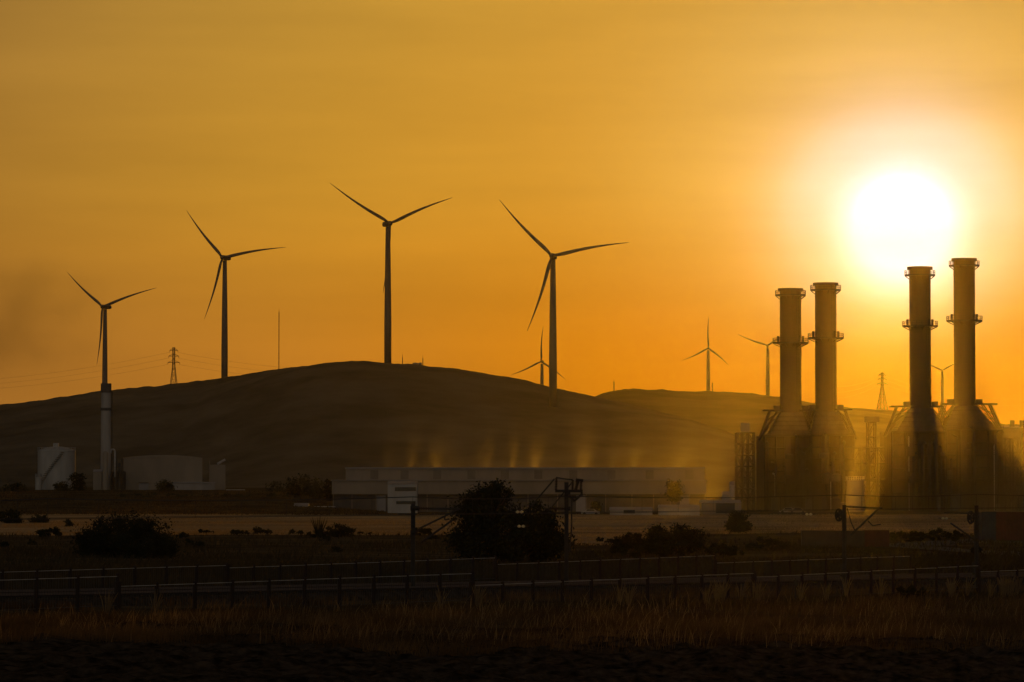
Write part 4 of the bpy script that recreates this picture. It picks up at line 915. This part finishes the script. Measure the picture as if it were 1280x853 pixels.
# ------------------------------------------------------------------ air: haze, dust before the plant, steam over the factory
def volume(name, x0, x1, y0, y1, z0, z1, density, g, color=(1, 1, 1), fn=None, step=None):
    m = bpy.data.materials.new(name); m.use_nodes = True; n = m.node_tree.nodes; lk = m.node_tree.links; n.clear()
    o_ = n.new('ShaderNodeOutputMaterial'); v = n.new('ShaderNodeVolumePrincipled'); v.inputs['Color'].default_value = (*color, 1); v.inputs['Density'].default_value = density; v.inputs['Anisotropy'].default_value = g
    lk.new(v.outputs[0], o_.inputs['Volume'])
    if fn: fn(n, lk, v)
    o = MB().box(x0, x1, y0, y1, z0, z1).build(name, m); tag(o, kind='stuff')
    return o
HAZE = 5.7e-6
volume('haze', -2600, 2600, -200, 9600, -3.0, 300, HAZE, 0.95, (0.98, 0.96, 0.93))
def mathn(n, lk, op, a, b=None):
    q = n.new('ShaderNodeMath'); q.operation = op
    for i, s in enumerate((a, b)):
        if s is None: continue
        if isinstance(s, (int, float)): q.inputs[i].default_value = s
        else: lk.new(s, q.inputs[i])
    return q.outputs[0]
def dust_fn(peak, px_lo, px_hi, zscale, nscale, zs=(1, 1, .6)):
    def fn(n, lk, v):
        g = n.new('ShaderNodeNewGeometry'); sp = n.new('ShaderNodeSeparateXYZ'); lk.new(g.outputs['Position'], sp.inputs[0])
        mp = n.new('ShaderNodeMapping'); mp.inputs['Scale'].default_value = zs; lk.new(g.outputs['Position'], mp.inputs[0])
        z = n.new('ShaderNodeTexNoise'); z.inputs['Scale'].default_value = nscale; z.inputs['Detail'].default_value = 2.0; lk.new(mp.outputs[0], z.inputs['Vector'])
        r = n.new('ShaderNodeMapRange'); r.inputs[1].default_value = .35; r.inputs[2].default_value = .7; r.inputs[3].default_value = .25; r.inputs[4].default_value = 1.4; lk.new(z.outputs[0], r.inputs[0])
        rx = n.new('ShaderNodeMapRange'); rx.interpolation_type = 'SMOOTHSTEP'; rx.inputs[1].default_value = px_lo; rx.inputs[2].default_value = px_hi; lk.new(sp.outputs[0], rx.inputs[0])
        zz = mathn(n, lk, 'MAXIMUM', sp.outputs[2], 0.0)
        e = mathn(n, lk, 'ADD', mathn(n, lk, 'EXPONENT', mathn(n, lk, 'MULTIPLY', zz, -1.0 / zscale)), mathn(n, lk, 'MULTIPLY', mathn(n, lk, 'EXPONENT', mathn(n, lk, 'MULTIPLY', zz, -1.0 / 60)), .035))
        d = mathn(n, lk, 'MULTIPLY', mathn(n, lk, 'MULTIPLY', r.outputs[0], rx.outputs[0]), mathn(n, lk, 'MULTIPLY', e, peak)); lk.new(d, v.inputs['Density'])
    return fn
volume('dust', (480 - 640) * K * 950, 170, 760, 1016, -2.4, 84, 1e-4, 0.93, (1, .98, .94), dust_fn(7.2e-4, (700 - 640) * K * 950, (1040 - 640) * K * 950, 12.5, .03))
def steam_fn(n, lk, v):
    g = n.new('ShaderNodeNewGeometry'); sp = n.new('ShaderNodeSeparateXYZ'); lk.new(g.outputs['Position'], sp.inputs[0])
    z0 = fz(584)
    hz = mathn(n, lk, 'SUBTRACT', sp.outputs[2], z0)
    mp = n.new('ShaderNodeMapping'); mp.inputs['Scale'].default_value = (1, 1, .25); lk.new(g.outputs['Position'], mp.inputs[0])
    nz_ = n.new('ShaderNodeTexNoise'); nz_.inputs['Scale'].default_value = .22; nz_.inputs['Detail'].default_value = 2; lk.new(mp.outputs[0], nz_.inputs['Vector'])
    wob = mathn(n, lk, 'MULTIPLY', mathn(n, lk, 'SUBTRACT', nz_.outputs[0], .5), mathn(n, lk, 'ADD', mathn(n, lk, 'MULTIPLY', hz, .9), 1.5))
    x0_ = mathn(n, lk, 'ADD', mathn(n, lk, 'ADD', sp.outputs[0], wob), mathn(n, lk, 'MULTIPLY', hz, -.14))      # drifting with the breeze
    x = mathn(n, lk, 'ADD', x0_, mathn(n, lk, 'MULTIPLY', mathn(n, lk, 'SINE', mathn(n, lk, 'MULTIPLY', x0_, .23)), 2.2))
    fr = mathn(n, lk, 'PINGPONG', mathn(n, lk, 'ADD', x, 400.0), 4.25)          # 0 at a plume, 4.25 between two
    n1 = n.new('ShaderNodeTexNoise'); n1.noise_dimensions = '1D'; n1.inputs['Scale'].default_value = .09; n1.inputs['Detail'].default_value = 0; lk.new(sp.outputs[0], n1.inputs['W'])
    st = n.new('ShaderNodeMapRange'); st.inputs[1].default_value = .35; st.inputs[2].default_value = .68; st.inputs[3].default_value = .35; st.inputs[4].default_value = 1.0; lk.new(n1.outputs[0], st.inputs[0])
    wid = mathn(n, lk, 'ADD', mathn(n, lk, 'MULTIPLY', hz, .26), .8)
    ga = mathn(n, lk, 'EXPONENT', mathn(n, lk, 'MULTIPLY', mathn(n, lk, 'POWER', mathn(n, lk, 'DIVIDE', fr, wid), 2.0), -1.0))
    fall = mathn(n, lk, 'EXPONENT', mathn(n, lk, 'MULTIPLY', hz, -1 / 4.2))
    veil = mathn(n, lk, 'ADD', mathn(n, lk, 'MULTIPLY', ga, st.outputs[0]), mathn(n, lk, 'MULTIPLY', nz_.outputs[0], .34))
    ed = n.new('ShaderNodeMapRange'); ed.interpolation_type = 'SMOOTHSTEP'; ed.inputs[1].default_value = (432 - 640) * K * 990; ed.inputs[2].default_value = (560 - 640) * K * 990; lk.new(sp.outputs[0], ed.inputs[0])
    d = mathn(n, lk, 'MULTIPLY', mathn(n, lk, 'MULTIPLY', mathn(n, lk, 'MULTIPLY', veil, ed.outputs[0]), fall), 1.35e-2); lk.new(d, v.inputs['Density'])
volume('steam', (430 - 640) * K * 990, (875 - 640) * K * 990, YF + 8, YF + 14, fz(584), fz(584) + 22, 1e-3, 0.85, (1, .98, .95), steam_fn)

def smoke_fn(n, lk, v):
    g = n.new('ShaderNodeTexCoord'); mp = n.new('ShaderNodeMapping'); mp.inputs['Scale'].default_value = (1 / 120, 1 / 60, 1 / 75); lk.new(g.outputs['Object'], mp.inputs[0])
    ln = n.new('ShaderNodeVectorMath'); ln.operation = 'LENGTH'; lk.new(mp.outputs[0], ln.inputs[0])
    r = n.new('ShaderNodeMapRange'); r.interpolation_type = 'SMOOTHSTEP'; r.inputs[1].default_value = 1.0; r.inputs[2].default_value = 0.1; lk.new(ln.outputs['Value'], r.inputs[0])
    z = n.new('ShaderNodeTexNoise'); z.inputs['Scale'].default_value = .014; z.inputs['Detail'].default_value = 3; lk.new(g.outputs['Object'], z.inputs['Vector'])
    r2 = n.new('ShaderNodeMapRange'); r2.inputs[1].default_value = .38; r2.inputs[2].default_value = .68; lk.new(z.outputs[0], r2.inputs[0])
    lk.new(mathn(n, lk, 'MULTIPLY', mathn(n, lk, 'MULTIPLY', r.outputs[0], r2.outputs[0]), 1.6e-2), v.inputs['Density'])
sm = volume('smoke', -120, 120, -60, 60, -75, 75, 1e-3, 0.5, (.35, .32, .30), smoke_fn); sm.location = at(14, 400, 3450)
